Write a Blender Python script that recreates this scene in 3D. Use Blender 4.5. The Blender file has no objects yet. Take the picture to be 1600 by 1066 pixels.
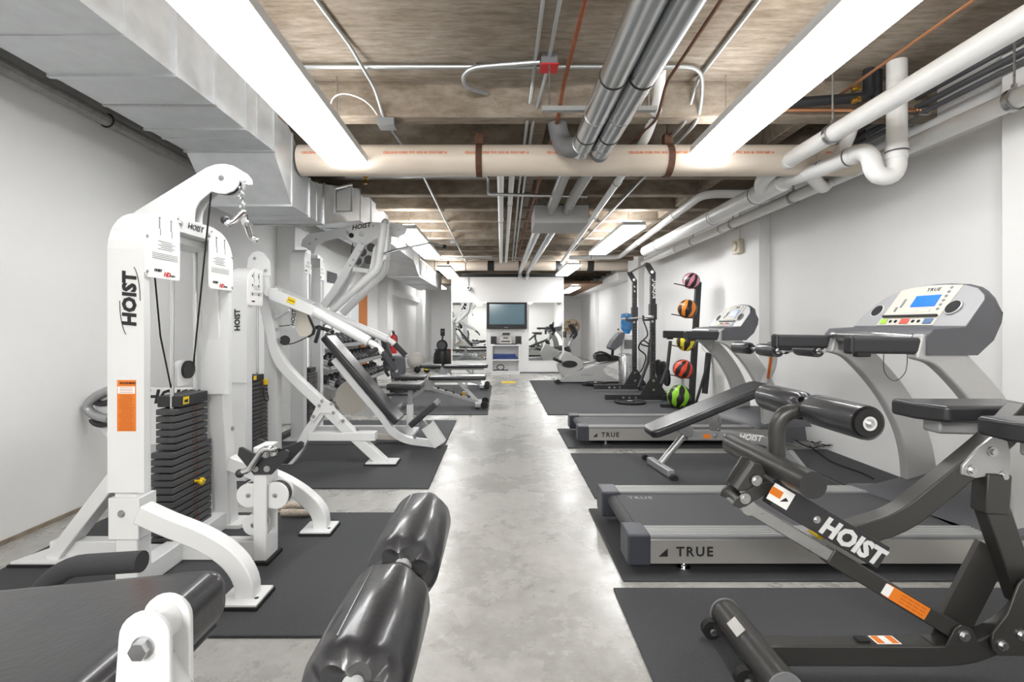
import bpy, math, random
from mathutils import Vector, Matrix
random.seed(7)
C = bpy.context.scene.collection
PI = math.pi
# ---------------- camera, world, exposure ----------------
F, CX, HY, EYE = 760.0, 782.0, 510.0, 1.25
cam_d = bpy.data.cameras.new('camera'); cam = bpy.data.objects.new('camera', cam_d); C.objects.link(cam)
cam.location = (0, 0, EYE); cam.rotation_euler = (PI/2, 0, 0)
cam_d.sensor_width = 36; cam_d.lens = F/1600*36; cam_d.clip_start = .05
cam_d.shift_x = (800-CX)/1600; cam_d.shift_y = -(533-HY)/1600
bpy.context.scene.camera = cam
w = bpy.data.worlds.new('world'); bpy.context.scene.world = w; w.use_nodes = True
w.node_tree.nodes['Background'].inputs[0].default_value = (.9, .95, 1, 1)
w.node_tree.nodes['Background'].inputs[1].default_value = .6
vs = bpy.context.scene.view_settings
vs.view_transform = 'Standard'; vs.look = 'None'; vs.gamma = 1; vs.exposure = 0.36; vs.use_curve_mapping = False
LAMP = 13.5      # brightness of the fluorescent diffusers

al = bpy.data.lights.new('added_fill_light', 'AREA'); al.shape = 'RECTANGLE'; al.size = 2.6; al.size_y = .5; al.energy = 165; al.color = (1, .985, .96)  # soft fill light added behind the camera, not a lamp of the gym
alo = bpy.data.objects.new('added_fill_light', al); C.objects.link(alo); alo.location = (-1.3, -2.2, 2.85); alo.rotation_euler = (math.radians(58), 0, math.radians(-24))
def P(px, py, Y): return Vector(((px-CX)*Y/F, Y, EYE+(HY-py)*Y/F))
def pp(l, Y): return [P(a, b, Y) for a, b in l]
def FL(px, py): return P(px, py, EYE*F/(py-HY))

# ---------------- materials ----------------
def srgb(h):
    h = h.lstrip('#'); c = [int(h[i:i+2], 16)/255 for i in (0, 2, 4)]
    return tuple(x/12.92 if x <= .04045 else ((x+.055)/1.055)**2.4 for x in c)+(1,)
def mat(name, col, rough=.5, metal=0, var=0, scale=8, stretch=(1, 1, 1), bump=0, bscale=None, coat=0, emit=0, rvar=0, col2=None, detail=6):
    m = bpy.data.materials.new(name); m.use_nodes = True
    nt = m.node_tree; b = nt.nodes['Principled BSDF']
    c = srgb(col)
    b.inputs['Base Color'].default_value = c
    b.inputs['Roughness'].default_value = rough; b.inputs['Metallic'].default_value = metal
    if coat: b.inputs['Coat Weight'].default_value = coat; b.inputs['Coat Roughness'].default_value = .15
    if emit: b.inputs['Emission Color'].default_value = c; b.inputs['Emission Strength'].default_value = emit
    if var or bump or rvar:
        tc = nt.nodes.new('ShaderNodeTexCoord'); mp = nt.nodes.new('ShaderNodeMapping'); mp.inputs['Scale'].default_value = stretch
        nt.links.new(tc.outputs['Object'], mp.inputs[0])
        n = nt.nodes.new('ShaderNodeTexNoise'); n.inputs['Scale'].default_value = scale; n.inputs['Detail'].default_value = detail; n.inputs['Roughness'].default_value = .62
        nt.links.new(mp.outputs[0], n.inputs['Vector'])
        if var:
            r = nt.nodes.new('ShaderNodeValToRGB')
            r.color_ramp.elements[0].position = .32; r.color_ramp.elements[1].position = .68
            c2 = srgb(col2) if col2 else tuple(max(0, x*(1-var)) for x in c[:3])+(1,)
            r.color_ramp.elements[0].color = c2; r.color_ramp.elements[1].color = c
            nt.links.new(n.outputs[0], r.inputs[0]); nt.links.new(r.outputs[0], b.inputs['Base Color'])
        if rvar:
            mr = nt.nodes.new('ShaderNodeMapRange'); mr.inputs['To Min'].default_value = rough-rvar; mr.inputs['To Max'].default_value = rough+rvar
            mr.inputs['From Min'].default_value = .3; mr.inputs['From Max'].default_value = .7
            nt.links.new(n.outputs[0], mr.inputs[0]); nt.links.new(mr.outputs[0], b.inputs['Roughness'])
        if bump:
            n2 = nt.nodes.new('ShaderNodeTexNoise'); n2.inputs['Scale'].default_value = bscale or scale; n2.inputs['Detail'].default_value = 5
            nt.links.new(mp.outputs[0], n2.inputs['Vector'])
            bp = nt.nodes.new('ShaderNodeBump'); bp.inputs['Strength'].default_value = bump; bp.inputs['Distance'].default_value = .01
            nt.links.new(n2.outputs[0], bp.inputs['Height']); nt.links.new(bp.outputs[0], b.inputs['Normal'])
    return m
M = {}
M['wall'] = mat('wall_paint', '#ebebea', .7, var=.03, scale=1.5, bump=.12, bscale=14)
M['wallw'] = mat('wall_paint_white', '#eeeeee', .6, var=.02, scale=2)
M['mirror'] = mat('mirror_glass', '#f4f7f6', .015, 1)
M['rubber'] = mat('rubber_mat', '#434447', .75, var=.22, scale=160, bump=.3, bscale=220, col2='#343537')
M['black'] = mat('black_plastic', '#1b1b1d', .45)
M['rubb'] = mat('black_rubber', '#131314', .7)
M['vinyl'] = mat('black_vinyl', '#29292c', .40, var=.15, scale=3, bump=.10, bscale=60, coat=.45, rvar=.06)
M['foam'] = mat('grip_foam', '#37373a', .85, bump=.2, bscale=250)
M['white'] = mat('white_powder_coat', '#dfe0e0', .35, var=.02, scale=3)
M['beige'] = mat('beige_cam', '#cbc6ba', .5)
M['dark'] = mat('charcoal_metal', '#4b4a48', .36, .55, var=.1, scale=300)
M['darkf'] = mat('charcoal_flat', '#333335', .45, .2)
M['chrome'] = mat('chrome', '#d9d9da', .14, 1)
M['steel'] = mat('brushed_steel', '#b9babb', .32, 1, rvar=.08, scale=20)
M['galv'] = mat('galvanised_sheet', '#d0d3d5', .45, .65, var=.15, scale=9, rvar=.1, bump=.05)
M['galvr'] = mat('galvanised_pipe', '#d3d6d8', .24, .92, var=.10, scale=5, stretch=(6, 1, 6))
M['pvc'] = mat('white_pvc', '#ececea', .38, var=.03, scale=3)
M['pvcw'] = mat('cream_pvc', '#ddd2c4', .45, var=.12, scale=2.2, stretch=(.6, 2, 2), col2='#cdbfae')
M['rust'] = mat('rusted_iron', '#6d4c3c', .8, .3, var=.4, scale=30)
M['rustp'] = mat('rusty_pipe', '#94593e', .65, .4, var=.3, scale=25)
M['copper'] = mat('copper', '#d79c74', .3, .9)
M['orange'] = mat('warning_orange', '#e07a1c', .55)
M['orangel'] = mat('warning_ink', '#b25a12', .6)
M['yellow'] = mat('yellow_plastic', '#e9c51c', .45)
M['sign'] = mat('sign_white', '#f1f1ef', .4)
M['ink'] = mat('black_ink', '#1a1a1c', .6)
M['inkg'] = mat('grey_ink', '#8d8f92', .6)
M['red'] = mat('red_paint', '#c3262b', .4)
M['plate'] = mat('stack_plate', '#515153', .5, .2, var=.12, scale=60)
M['silver'] = mat('silver_rail', '#b4b2ae', .38, .6, var=.04, scale=4)
M['grey'] = mat('grey_plastic', '#77787a', .45, var=.05, scale=40)
M['greyd'] = mat('dark_grey_plastic', '#55565a', .5)
M['armg'] = mat('grey_arm_paint', '#b2b2b1', .4, .2, var=.04, scale=40)
M['belt'] = mat('running_belt', '#444446', .6, bump=.2, bscale=200)
M['panel'] = mat('console_panel', '#c4c2b8', .5)
M['screen'] = mat('blue_screen', '#1560d8', .3, emit=.75)
M['screenp'] = mat('periwinkle_screen', '#4664d8', .3, emit=.6)
M['green'] = mat('green_key', '#9ccf4a', .4)
M['redk'] = mat('red_key', '#e0544a', .4)
M['bluek'] = mat('blue_key', '#4e6b93', .4)
M['tv'] = mat('tv_glass', '#4f6f7c', .12, coat=.4)
M['navy'] = mat('blue_mat', '#3a4f8c', .7, var=.2, scale=12)
M['door'] = mat('orange_wood_door', '#c9762a', .5, var=.15, scale=6, stretch=(3, 3, .5))
M['frost'] = mat('frosted_glass', '#e4eaec', .3)
M['wood'] = mat('brown_wood', '#8e6a4c', .7, var=.3, scale=10)
M['beigeb'] = mat('beige_box', '#cfc6b2', .5)
M['fan'] = mat('bronze_guard', '#7a6038', .4, .5)
M['bezel'] = mat('console_bezel', '#9b9c9e', .4)
M['logo'] = mat('silver_lettering', '#cfd0d0', .4)
M['bluew'] = mat('blue_water_bottle', '#3f8fd0', .12, var=.35, scale=12)
M['bluew'].node_tree.nodes['Principled BSDF'].inputs['Transmission Weight'].default_value = .35
M['rope'] = mat('rope', '#cdbfae', .9, var=.4, scale=60, bump=.6, bscale=90)
M['ball'] = mat('silver_ball', '#c4bfb8', .35)
M['joint'] = mat('grey_tube', '#a9aaab', .35, .5)
M['lamp'] = mat('lamp_diffuser', '#ffffff', .5, emit=LAMP)
M['lampfar'] = mat('lamp_diffuser_bright', '#ffffff', .5, emit=LAMP*1.6)
M['lampupfar'] = mat('lamp_uplight_lens_bright', '#ffffff', .5, emit=LAMP*1.3)
M['lampup'] = mat('lamp_uplight_lens', '#ffffff', .5, emit=LAMP*.5)
M['insul'] = mat('black_insulation', '#202124', .7, bump=.3, bscale=30)
M['brass'] = mat('brass', '#b8903e', .3, .9)
M['purp'] = mat('purple_ink', '#5d63c4', .6)
M['orinkp'] = mat('orange_print', '#d8825e', .6)
M['conduit'] = mat('conduit_steel', '#b3b6b6', .4, .7)

def concrete_ceiling():
    m = bpy.data.materials.new('board_marked_concrete'); m.use_nodes = True; nt = m.node_tree; b = nt.nodes['Principled BSDF']; L = nt.links
    tc = nt.nodes.new('ShaderNodeTexCoord')
    def noise(sc, st, d=7):
        mp = nt.nodes.new('ShaderNodeMapping'); mp.inputs['Scale'].default_value = st; L.new(tc.outputs['Object'], mp.inputs[0])
        n = nt.nodes.new('ShaderNodeTexNoise'); n.inputs['Scale'].default_value = sc; n.inputs['Detail'].default_value = d; n.inputs['Roughness'].default_value = .68
        L.new(mp.outputs[0], n.inputs['Vector']); return n
    a = noise(3.2, (1.2, 9, 3)); c = noise(.9, (1, 1.4, 1)); d = noise(9, (.6, 3, 1.4), 9)
    r = nt.nodes.new('ShaderNodeValToRGB'); e = r.color_ramp.elements
    e[0].position = .3; e[0].color = srgb('#8a8073'); e[1].position = .72; e[1].color = srgb('#aca395')
    k = r.color_ramp.elements.new(.5); k.color = srgb('#a0968a')
    L.new(a.outputs[0], r.inputs[0])
    r2 = nt.nodes.new('ShaderNodeValToRGB'); r2.color_ramp.elements[0].position = .35; r2.color_ramp.elements[0].color = srgb('#c9c1b6'); r2.color_ramp.elements[1].position = .65; r2.color_ramp.elements[1].color = (1, 1, 1, 1)
    L.new(c.outputs[0], r2.inputs[0])
    r3 = nt.nodes.new('ShaderNodeValToRGB'); r3.color_ramp.elements[0].position = .36; r3.color_ramp.elements[0].color = srgb('#d9d3ca'); r3.color_ramp.elements[1].position = .6; r3.color_ramp.elements[1].color = (1, 1, 1, 1)
    L.new(d.outputs[0], r3.inputs[0])
    def mul(x, y):
        mm = nt.nodes.new('ShaderNodeMixRGB'); mm.blend_type = 'MULTIPLY'; mm.inputs[0].default_value = 1; L.new(x, mm.inputs[1]); L.new(y, mm.inputs[2]); return mm.outputs[0]
    L.new(mul(mul(r.outputs[0], r2.outputs[0]), r3.outputs[0]), b.inputs['Base Color'])
    b.inputs['Roughness'].default_value = .9
    bp = nt.nodes.new('ShaderNodeBump'); bp.inputs['Strength'].default_value = .35; bp.inputs['Distance'].default_value = .015; L.new(d.outputs[0], bp.inputs['Height']); L.new(bp.outputs[0], b.inputs['Normal'])
    return m
M['ceil'] = concrete_ceiling()
def concrete_floor():
    m = bpy.data.materials.new('polished_concrete'); m.use_nodes = True; nt = m.node_tree; b = nt.nodes['Principled BSDF']; L = nt.links
    tc = nt.nodes.new('ShaderNodeTexCoord')
    def noise(sc, d, rg=.6):
        n = nt.nodes.new('ShaderNodeTexNoise'); n.inputs['Scale'].default_value = sc; n.inputs['Detail'].default_value = d; n.inputs['Roughness'].default_value = rg
        L.new(tc.outputs['Object'], n.inputs['Vector']); return n
    a = noise(1.1, 8, .7); c = noise(14, 8, .75)
    r = nt.nodes.new('ShaderNodeValToRGB'); e = r.color_ramp.elements
    e[0].position = .33; e[0].color = srgb('#9f9e9a'); e[1].position = .66; e[1].color = srgb('#b7b6b2')
    L.new(a.outputs[0], r.inputs[0])
    r2 = nt.nodes.new('ShaderNodeValToRGB'); r2.color_ramp.elements[0].position = .2; r2.color_ramp.elements[0].color = srgb('#d2d0cb'); r2.color_ramp.elements[1].position = .62; r2.color_ramp.elements[1].color = (1, 1, 1, 1)
    L.new(c.outputs[0], r2.inputs[0])
    mm = nt.nodes.new('ShaderNodeMixRGB'); mm.blend_type = 'MULTIPLY'; mm.inputs[0].default_value = 1; L.new(r.outputs[0], mm.inputs[1]); L.new(r2.outputs[0], mm.inputs[2])
    v = nt.nodes.new('ShaderNodeTexVoronoi'); v.feature = 'DISTANCE_TO_EDGE'; v.inputs['Scale'].default_value = .28
    nz = noise(3, 5); ad = nt.nodes.new('ShaderNodeVectorMath'); ad.operation = 'ADD'; sc = nt.nodes.new('ShaderNodeVectorMath'); sc.operation = 'SCALE'; sc.inputs['Scale'].default_value = .35
    L.new(nz.outputs['Color'], sc.inputs[0]); L.new(tc.outputs['Object'], ad.inputs[0]); L.new(sc.outputs[0], ad.inputs[1]); L.new(ad.outputs[0], v.inputs['Vector'])
    rr = nt.nodes.new('ShaderNodeValToRGB'); rr.color_ramp.elements[0].color = srgb('#bdbab4'); rr.color_ramp.elements[1].position = .006; rr.color_ramp.elements[1].color = (1, 1, 1, 1); L.new(v.outputs['Distance'], rr.inputs[0])
    m2 = nt.nodes.new('ShaderNodeMixRGB'); m2.blend_type = 'MULTIPLY'; m2.inputs[0].default_value = .3; L.new(mm.outputs[0], m2.inputs[1]); L.new(rr.outputs[0], m2.inputs[2])
    L.new(m2.outputs[0], b.inputs['Base Color'])
    mr = nt.nodes.new('ShaderNodeMapRange'); mr.inputs['From Min'].default_value = .3; mr.inputs['From Max'].default_value = .7; mr.inputs['To Min'].default_value = .15; mr.inputs['To Max'].default_value = .42
    L.new(a.outputs[0], mr.inputs[0]); L.new(mr.outputs[0], b.inputs['Roughness'])
    b.inputs['Specular IOR Level'].default_value = .6
    nb = noise(4, 4); bp = nt.nodes.new('ShaderNodeBump'); bp.inputs['Strength'].default_value = .12; bp.inputs['Distance'].default_value = .02; L.new(nb.outputs[0], bp.inputs['Height']); L.new(bp.outputs[0], b.inputs['Normal'])
    return m
M['floor'] = concrete_floor()
def striped(name, col, n=5, ph=0.):
    m = bpy.data.materials.new(name); m.use_nodes = True; nt = m.node_tree; b = nt.nodes['Principled BSDF']; L = nt.links
    tc = nt.nodes.new('ShaderNodeTexCoord'); s = nt.nodes.new('ShaderNodeSeparateXYZ'); L.new(tc.outputs['Object'], s.inputs[0])
    def math_(op, x, y):
        k = nt.nodes.new('ShaderNodeMath'); k.operation = op
        for i, q in enumerate((x, y)):
            if q is None: continue
            if isinstance(q, (int, float)): k.inputs[i].default_value = q
            else: L.new(q, k.inputs[i])
        return k.outputs[0]
    a = math_('ARCTAN2', s.outputs[1], s.outputs[0])
    wv = math_('SINE', math_('MULTIPLY', s.outputs[2], 38), None)
    ang = math_('ADD', math_('MULTIPLY', a, n), ph)
    v = math_('ADD', math_('SINE', ang, None), math_('MULTIPLY', wv, .28))
    r = nt.nodes.new('ShaderNodeValToRGB'); r.color_ramp.interpolation = 'CONSTANT'
    r.color_ramp.elements[0].color = srgb('#231f20'); r.color_ramp.elements[1].position = .5; r.color_ramp.elements[1].color = srgb(col)
    L.new(math_('ADD', math_('MULTIPLY', v, .5), .46), r.inputs[0]); L.new(r.outputs[0], b.inputs['Base Color']); b.inputs['Roughness'].default_value = .35
    return m

# ---------------- mesh builder ----------------
def perp(d):
    d = d.normalized(); u = Vector((0, 0, 1)) if abs(d.z) < .95 else Vector((1, 0, 0))
    a = d.cross(u).normalized(); return a, a.cross(d).normalized()
class MB:
    def __init__(s): s.v = []; s.f = []
    def add(s, vs_, fs): o = len(s.v); s.v += [Vector(x) for x in vs_]; s.f += [tuple(i+o for i in f) for f in fs]; return s
    def obox(s, c, sx, sy, sz, X=(1, 0, 0), Y=(0, 1, 0), Z=(0, 0, 1)):
        c = Vector(c); X = Vector(X)*sx/2; Y = Vector(Y)*sy/2; Z = Vector(Z)*sz/2
        return s.add([c+a*X+b*Y+d*Z for a in (-1, 1) for b in (-1, 1) for d in (-1, 1)], [(0, 1, 3, 2), (4, 6, 7, 5), (0, 4, 5, 1), (2, 3, 7, 6), (0, 2, 6, 4), (1, 5, 7, 3)])
    def box(s, x0, x1, y0, y1, z0, z1): return s.obox(((x0+x1)/2, (y0+y1)/2, (z0+z1)/2), x1-x0, y1-y0, z1-z0)
    def beam(s, a, b, w, h, side=(0, 1, 0)):
        a = Vector(a); b = Vector(b); d = (b-a); l = d.length; d.normalize(); sd = Vector(side); sd = (sd-d*sd.dot(d)).normalized(); u = d.cross(sd)
        return s.obox((a+b)/2, l, w, h, d, sd, u)
    def loft(s, rings, cap=True, closed=False):
        n = len(rings[0]); o = len(s.v); vs_ = [Vector(p) for r in rings for p in r]; fs = []
        R = len(rings)
        for i in range(R if closed else R-1):
            j = (i+1) % R
            for k in range(n): fs.append((i*n+k, i*n+(k+1) % n, j*n+(k+1) % n, j*n+k))
        if cap and not closed: fs.append(tuple(range(n-1, -1, -1))); fs.append(tuple((R-1)*n+k for k in range(n)))
        return s.add(vs_, fs)
    def tube(s, pts, r, n=12, cap=True, closed=False):
        pts = [Vector(p) for p in pts]; N = len(pts); rings = []; a = None
        for i, p in enumerate(pts):
            if closed: d = pts[(i+1) % N]-pts[i-1]
            else: d = pts[min(i+1, N-1)]-pts[max(i-1, 0)]
            d.normalize()
            if a is None: a, b = perp(d)
            else: a = (a-d*a.dot(d)).normalized()
            b = d.cross(a); rr = r[i] if isinstance(r, (list, tuple)) else r
            k = 1.
            if 0 < i < N-1 and not closed:
                c = (pts[i]-pts[i-1]).normalized().dot(d); k = 1/max(.6, c)
            rings.append([p+(a*math.cos(t)+b*math.sin(t))*rr for t in [2*PI*q/n for q in range(n)]])
        return s.loft(rings, cap, closed)
    def cyl(s, a, b, r, n=16): return s.tube([a, b], r, n)
    def sweep(s, pts, w, h, side=(0, 1, 0), closed=False):
        pts = [Vector(p) for p in pts]; N = len(pts); sd = Vector(side).normalized(); rings = []
        for i, p in enumerate(pts):
            d0 = (pts[i]-pts[i-1]).normalized() if i else (pts[1]-pts[0]).normalized()
            d1 = (pts[i+1]-pts[i]).normalized() if i < N-1 else d0
            d = (d0+d1).normalized(); u = d.cross(sd).normalized(); k = 1/max(.5, d.dot(d0)); hh = h[i] if isinstance(h, (list, tuple)) else h
            rings.append([p+sd*w/2*a+u*hh/2*k*b for a, b in ((-1, -1), (1, -1), (1, 1), (-1, 1))])
        return s.loft(rings)
    def plate(s, poly, ext):
        poly = [Vector(p) for p in poly]; e = Vector(ext); n = len(poly)
        return s.add(poly+[p+e for p in poly], [tuple(range(n-1, -1, -1)), tuple(range(n, 2*n))]+[(i, (i+1) % n, n+(i+1) % n, n+i) for i in range(n)])
    def ball(s, c, r, n=20, m=12, sq=(1, 1, 1)):
        c = Vector(c)
        rings = [[c+Vector((math.cos(t)*math.sin(a)*sq[0], math.sin(t)*math.sin(a)*sq[1], -math.cos(a)*sq[2]))*r for t in [2*PI*q/n for q in range(n)]] for a in [max(.02, min(PI-.02, PI*i/m)) for i in range(m+1)]]
        return s.loft(rings)
    def lathe(s, c, prof, axis=(0, 0, 1), n=20, mod=None):
        c = Vector(c); ax = Vector(axis).normalized(); a, b = perp(ax)
        return s.loft([[c+ax*h+(a*math.cos(t)+b*math.sin(t))*(r*(1+(mod(t, i) if mod else 0))) for t in [2*PI*q/n for q in range(n)]] for i, (r, h) in enumerate(prof)])
    def ring(s, c, axis, R, r, n=24, k=8):
        c = Vector(c); a, b = perp(Vector(axis)); return s.tube([c+(a*math.cos(t)+b*math.sin(t))*R for t in [2*PI*q/n for q in range(n)]], r, k, closed=True)
    def build(s, name, m, parent=None, bevel=0, seg=2, sharp=35, org=None):
        me = bpy.data.meshes.new(name)
        if parent is not None: o0 = ORG[parent]
        elif org is not None: o0 = Vector(org)
        else:
            xs = [p.x for p in s.v]; ys = [p.y for p in s.v]; zs = [p.z for p in s.v]; o0 = Vector(((min(xs)+max(xs))/2, (min(ys)+max(ys))/2, min(zs)))
        me.from_pydata([p-o0 for p in s.v], [], s.f); me.update(); me.validate()
        import bmesh
        bm = bmesh.new(); bm.from_mesh(me); bmesh.ops.recalc_face_normals(bm, faces=bm.faces); bm.to_mesh(me); bm.free()
        me.polygons.foreach_set('use_smooth', [True]*len(me.polygons)); me.set_sharp_from_angle(angle=math.radians(sharp))
        me.materials.append(M[m] if isinstance(m, str) else m)
        o = bpy.data.objects.new(name, me); C.objects.link(o)
        if parent is not None: o.parent = parent
        else: o.location = o0
        ORG[o] = o0
        if bevel:
            b = o.modifiers.new('bevel', 'BEVEL'); b.width = bevel; b.segments = seg; b.limit_method = 'ANGLE'; b.angle_limit = math.radians(40); b.harden_normals = seg > 2
        return o
ORG = {}
def fil(pts, r=.05, n=5):
    pts = [Vector(p) for p in pts]; out = [pts[0]]
    for i in range(1, len(pts)-1):
        a, p, b = pts[i-1], pts[i], pts[i+1]; ra = min(r, (a-p).length*.48); rb = min(r, (b-p).length*.48)
        q0 = p+(a-p).normalized()*ra; q1 = p+(b-p).normalized()*rb
        for k in range(n+1):
            t = k/n; out.append(q0*(1-t)**2+p*2*t*(1-t)+q1*t*t)
    out.append(pts[-1]); return out
def spline(pts, n=6):
    pts = [Vector(p) for p in pts]; out = []
    for i in range(len(pts)-1):
        p0 = pts[max(i-1, 0)]; p1 = pts[i]; p2 = pts[i+1]; p3 = pts[min(i+2, len(pts)-1)]
        for k in range(n):
            t = k/n; out.append(.5*((2*p1)+(p2-p0)*t+(2*p0-5*p1+4*p2-p3)*t*t+(3*p1-p0-3*p2+p3)*t**3))
    out.append(pts[-1]); return out
def tag(o, label, cat, group=None, kind=None):
    if label: o['label'] = label
    if cat: o['category'] = cat
    if group: o['group'] = group
    if kind: o['kind'] = kind
    return o
def thing(name, label, cat, loc=(0, 0, 0), group=None):
    o = bpy.data.objects.new(name, None); C.objects.link(o); o.location = loc; o.empty_display_size = .1; ORG[o] = Vector(loc); return tag(o, label, cat, group)
def struct(mb, name, m, parent=None, **k):
    o = mb.build(name, m, parent, **k)
    if parent is None: o['kind'] = 'structure'
    return o
def dup(o, d=(0, 0, 0), rot=0, parent=None, label=None):
    c = o.copy(); C.objects.link(c)
    if parent is not None: c.parent = parent
    else: c.location = o.location+Vector(d); c.rotation_euler.z += rot; c['label'] = label
    for ch in list(o.children): dup(ch, parent=c)
    return c
def text(s, at, xd, up, size, m, parent, name='lettering', shear=0., ext=.001, bold=.0, space=1., center=True):
    cu = bpy.data.curves.new('t', 'FONT'); cu.body = s; cu.size = size; cu.shear = shear; cu.extrude = ext; cu.offset = bold; cu.space_character = space
    if center: cu.align_x = 'CENTER'; cu.align_y = 'CENTER'
    cu.resolution_u = 2
    ob = bpy.data.objects.new('t', cu); me = bpy.data.meshes.new_from_object(ob)
    X = Vector(xd).normalized(); Y = Vector(up).normalized(); Z = X.cross(Y)
    Mx = Matrix((X, Y, Z)).transposed().to_4x4(); Mx.translation = Vector(at)-ORG[parent]
    me.transform(Mx); me.materials.clear(); me.materials.append(M[m]); me.name = name
    o = bpy.data.objects.new(name, me); C.objects.link(o); o.parent = parent; ORG[o] = ORG[parent]
    bpy.data.objects.remove(ob); return o
def sticker(mb_c, xd, up, w, h, m, parent, name='sticker', t=.0015, bevel=0):
    X = Vector(xd).normalized(); Y = Vector(up).normalized(); return MB().obox(mb_c, w, h, t, X, Y, X.cross(Y)).build(name, m, parent)
def roller(a, b, r, parent, name='foam_roller', m='vinyl', pa=True, pb=True):
    a = Vector(a); b = Vector(b); L = (b-a).length; mb = MB()
    pr = []
    pr += [(.22*r, .016), (.42*r, .004), (.68*r, -.008), (.9*r, .002), (r, .02)] if pa else [(.3*r, .006), (.8*r, .004), (.97*r, 0), (r, .012)]
    pr += [(r*1.01, L*.5)]
    pr += [(r, L-.02), (.9*r, L-.002), (.68*r, L+.008), (.42*r, L-.004), (.22*r, L-.016)] if pb else [(r, L-.012), (.97*r, L), (.8*r, L-.004), (.3*r, L-.006)]
    n = len(pr)
    def mod(t, i):
        e = 0
        if pa and i in (1, 2, 3): e = (.22, .17, .06)[i-1]
        if pb and n-1-i in (1, 2, 3): e = (.22, .17, .06)[n-2-i]
        return e*(abs(math.sin(t*3.5+.4))*2-1.1)
    o = mb.lathe(a, pr, b-a, 84, mod).build(name, m, parent, sharp=60)
    d = (b-a).normalized(); s = Vector((-.35, 0, .94)); MB().tube([a+d*.02+s*r*.99, a.lerp(b, .5)+s*r*1.005, b-d*.02+s*r*.99], .0016, 6).build('seam', m, o)
    return o
def bolt(mb, c, d, r=.012, h=.01):
    c = Vector(c); d = Vector(d).normalized(); mb.cyl(c, c+d*h*.35, r*1.25, 12); mb.cyl(c, c+d*h, r*.8, 6)
def bolts(l, d, parent, r=.012, h=.01, m='steel'):
    for c in l:
        mb = MB(); bolt(mb, c, d, r, h); mb.build('bolt', m, parent)
# ================= the setting =================
XL, XR, YB, YE, ZS = -2.85, 3.3, 13.0, 20.0, 3.1
struct(MB().box(XL-.2, XR+.2, -4.2, YE+.2, -.1, 0), 'floor', 'floor', org=(0, 0, 0))
wl = struct(MB().box(XL-.2, XL, -4, YE, 0, ZS), 'wall_left', 'wall', org=(0, 0, 0))
wr = struct(MB().box(XR, XR+.2, -4, YE, 0, ZS), 'wall_right', 'wall', org=(0, 0, 0))
struct(MB().box(XL-.2, XR+.2, -4.2, -4, 0, ZS), 'wall_front', 'wall', org=(0, 0, 0))
struct(MB().box(XL-.2, XR+.2, YE, YE+.2, 0, ZS), 'wall_rear', 'wallw', org=(0, 0, 0))
for y0, y1 in ((6.2, 6.72), (11.3, 11.85), (16.4, 16.95)): MB().box(XL-.01, XL+.23, y0, y1, 0, ZS).build('pilaster', 'wall', wl, bevel=.008)
for y0, y1 in ((1.9, 3.08), (5.96, 6.88), (11.2, 12.1), (16.3, 17.2)): MB().box(XR-.13, XR+.01, y0, y1, 0, ZS).build('pilaster', 'wall', wr, bevel=.008)
MB().box(XR-.32, XR+.01, 12.3, YE-.02, 2.42, 2.62).build('ledge', 'wall', wr)
MB().box(XL-.01, XL+.12, 11.86, 16.38, 2.05, 2.2).build('ledge', 'wallw', wl)
wb = struct(MB().box(-1.317, 1.693, YB, YB+1.1, 0, 2.567), 'wall_back', 'wallw', org=(0, 0, 0), bevel=.004)
struct(MB().box(-1.05, 1.7, YB-.03, YB+.03, 2.57, 2.65), 'trim_1', 'black')
struct(MB().box(.52, 1.69, YB-.012, YB-.001, .0, .03), 'baseboard_back', 'greyd')
ce = struct(MB().box(XL-.2, XR+.2, -4.2, YE+.2, ZS, ZS+.2), 'ceiling', 'ceil', org=(0, 0, 0))
y = 3.67; k = 0
while y < 19.5:
    MB().box(XL, XR, y, y+.14, 2.83, ZS+.01).build('ceiling_joist', 'ceil', ce, bevel=.012)
    y += .72
for x0 in (.27, 2.35): MB().box(x0, x0+.1, 3.75, 13.2, 2.86, ZS+.01).build('ceiling_rib', 'ceil', ce, bevel=.01)
MB().box(XL, XR, 2.55, 2.72, ZS-.03, ZS+.01).build('form_board_ridge', 'ceil', ce, bevel=.008)
MB().box(1.72, XR, 14.2, 19.9, 2.50, 2.56).build('ceiling_joist', 'wood', ce)
# rough wall base under the left wall
d = struct(MB().box(XL-.005, XL+.012, -1, 9.0, 0, .025), 'baseboard_left', mat('worn_base', '#9a8d7c', .8, var=.4, scale=12), org=(0, 0, 0))
# door on left wall
d = struct(MB().box(XL-.01, XL+.03, 9.08, 10.28, 0, 2.1), 'door_1', 'wallw', org=(0, 0, 0), bevel=.005)
MB().box(XL+.03, XL+.045, 9.16, 9.6, .1, 2.02).build('pane', 'frost', d)
MB().box(XL+.03, XL+.06, 9.68, 10.2, .02, 2.04).build('door_leaf', 'door', d, bevel=.004)
MB().cyl((XL+.06, 9.74, 1.02), (XL+.11, 9.74, 1.02), .012).ball((XL+.12, 9.74, 1.02), .028, 12, 8).build('door_handle', 'steel', d)

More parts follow.
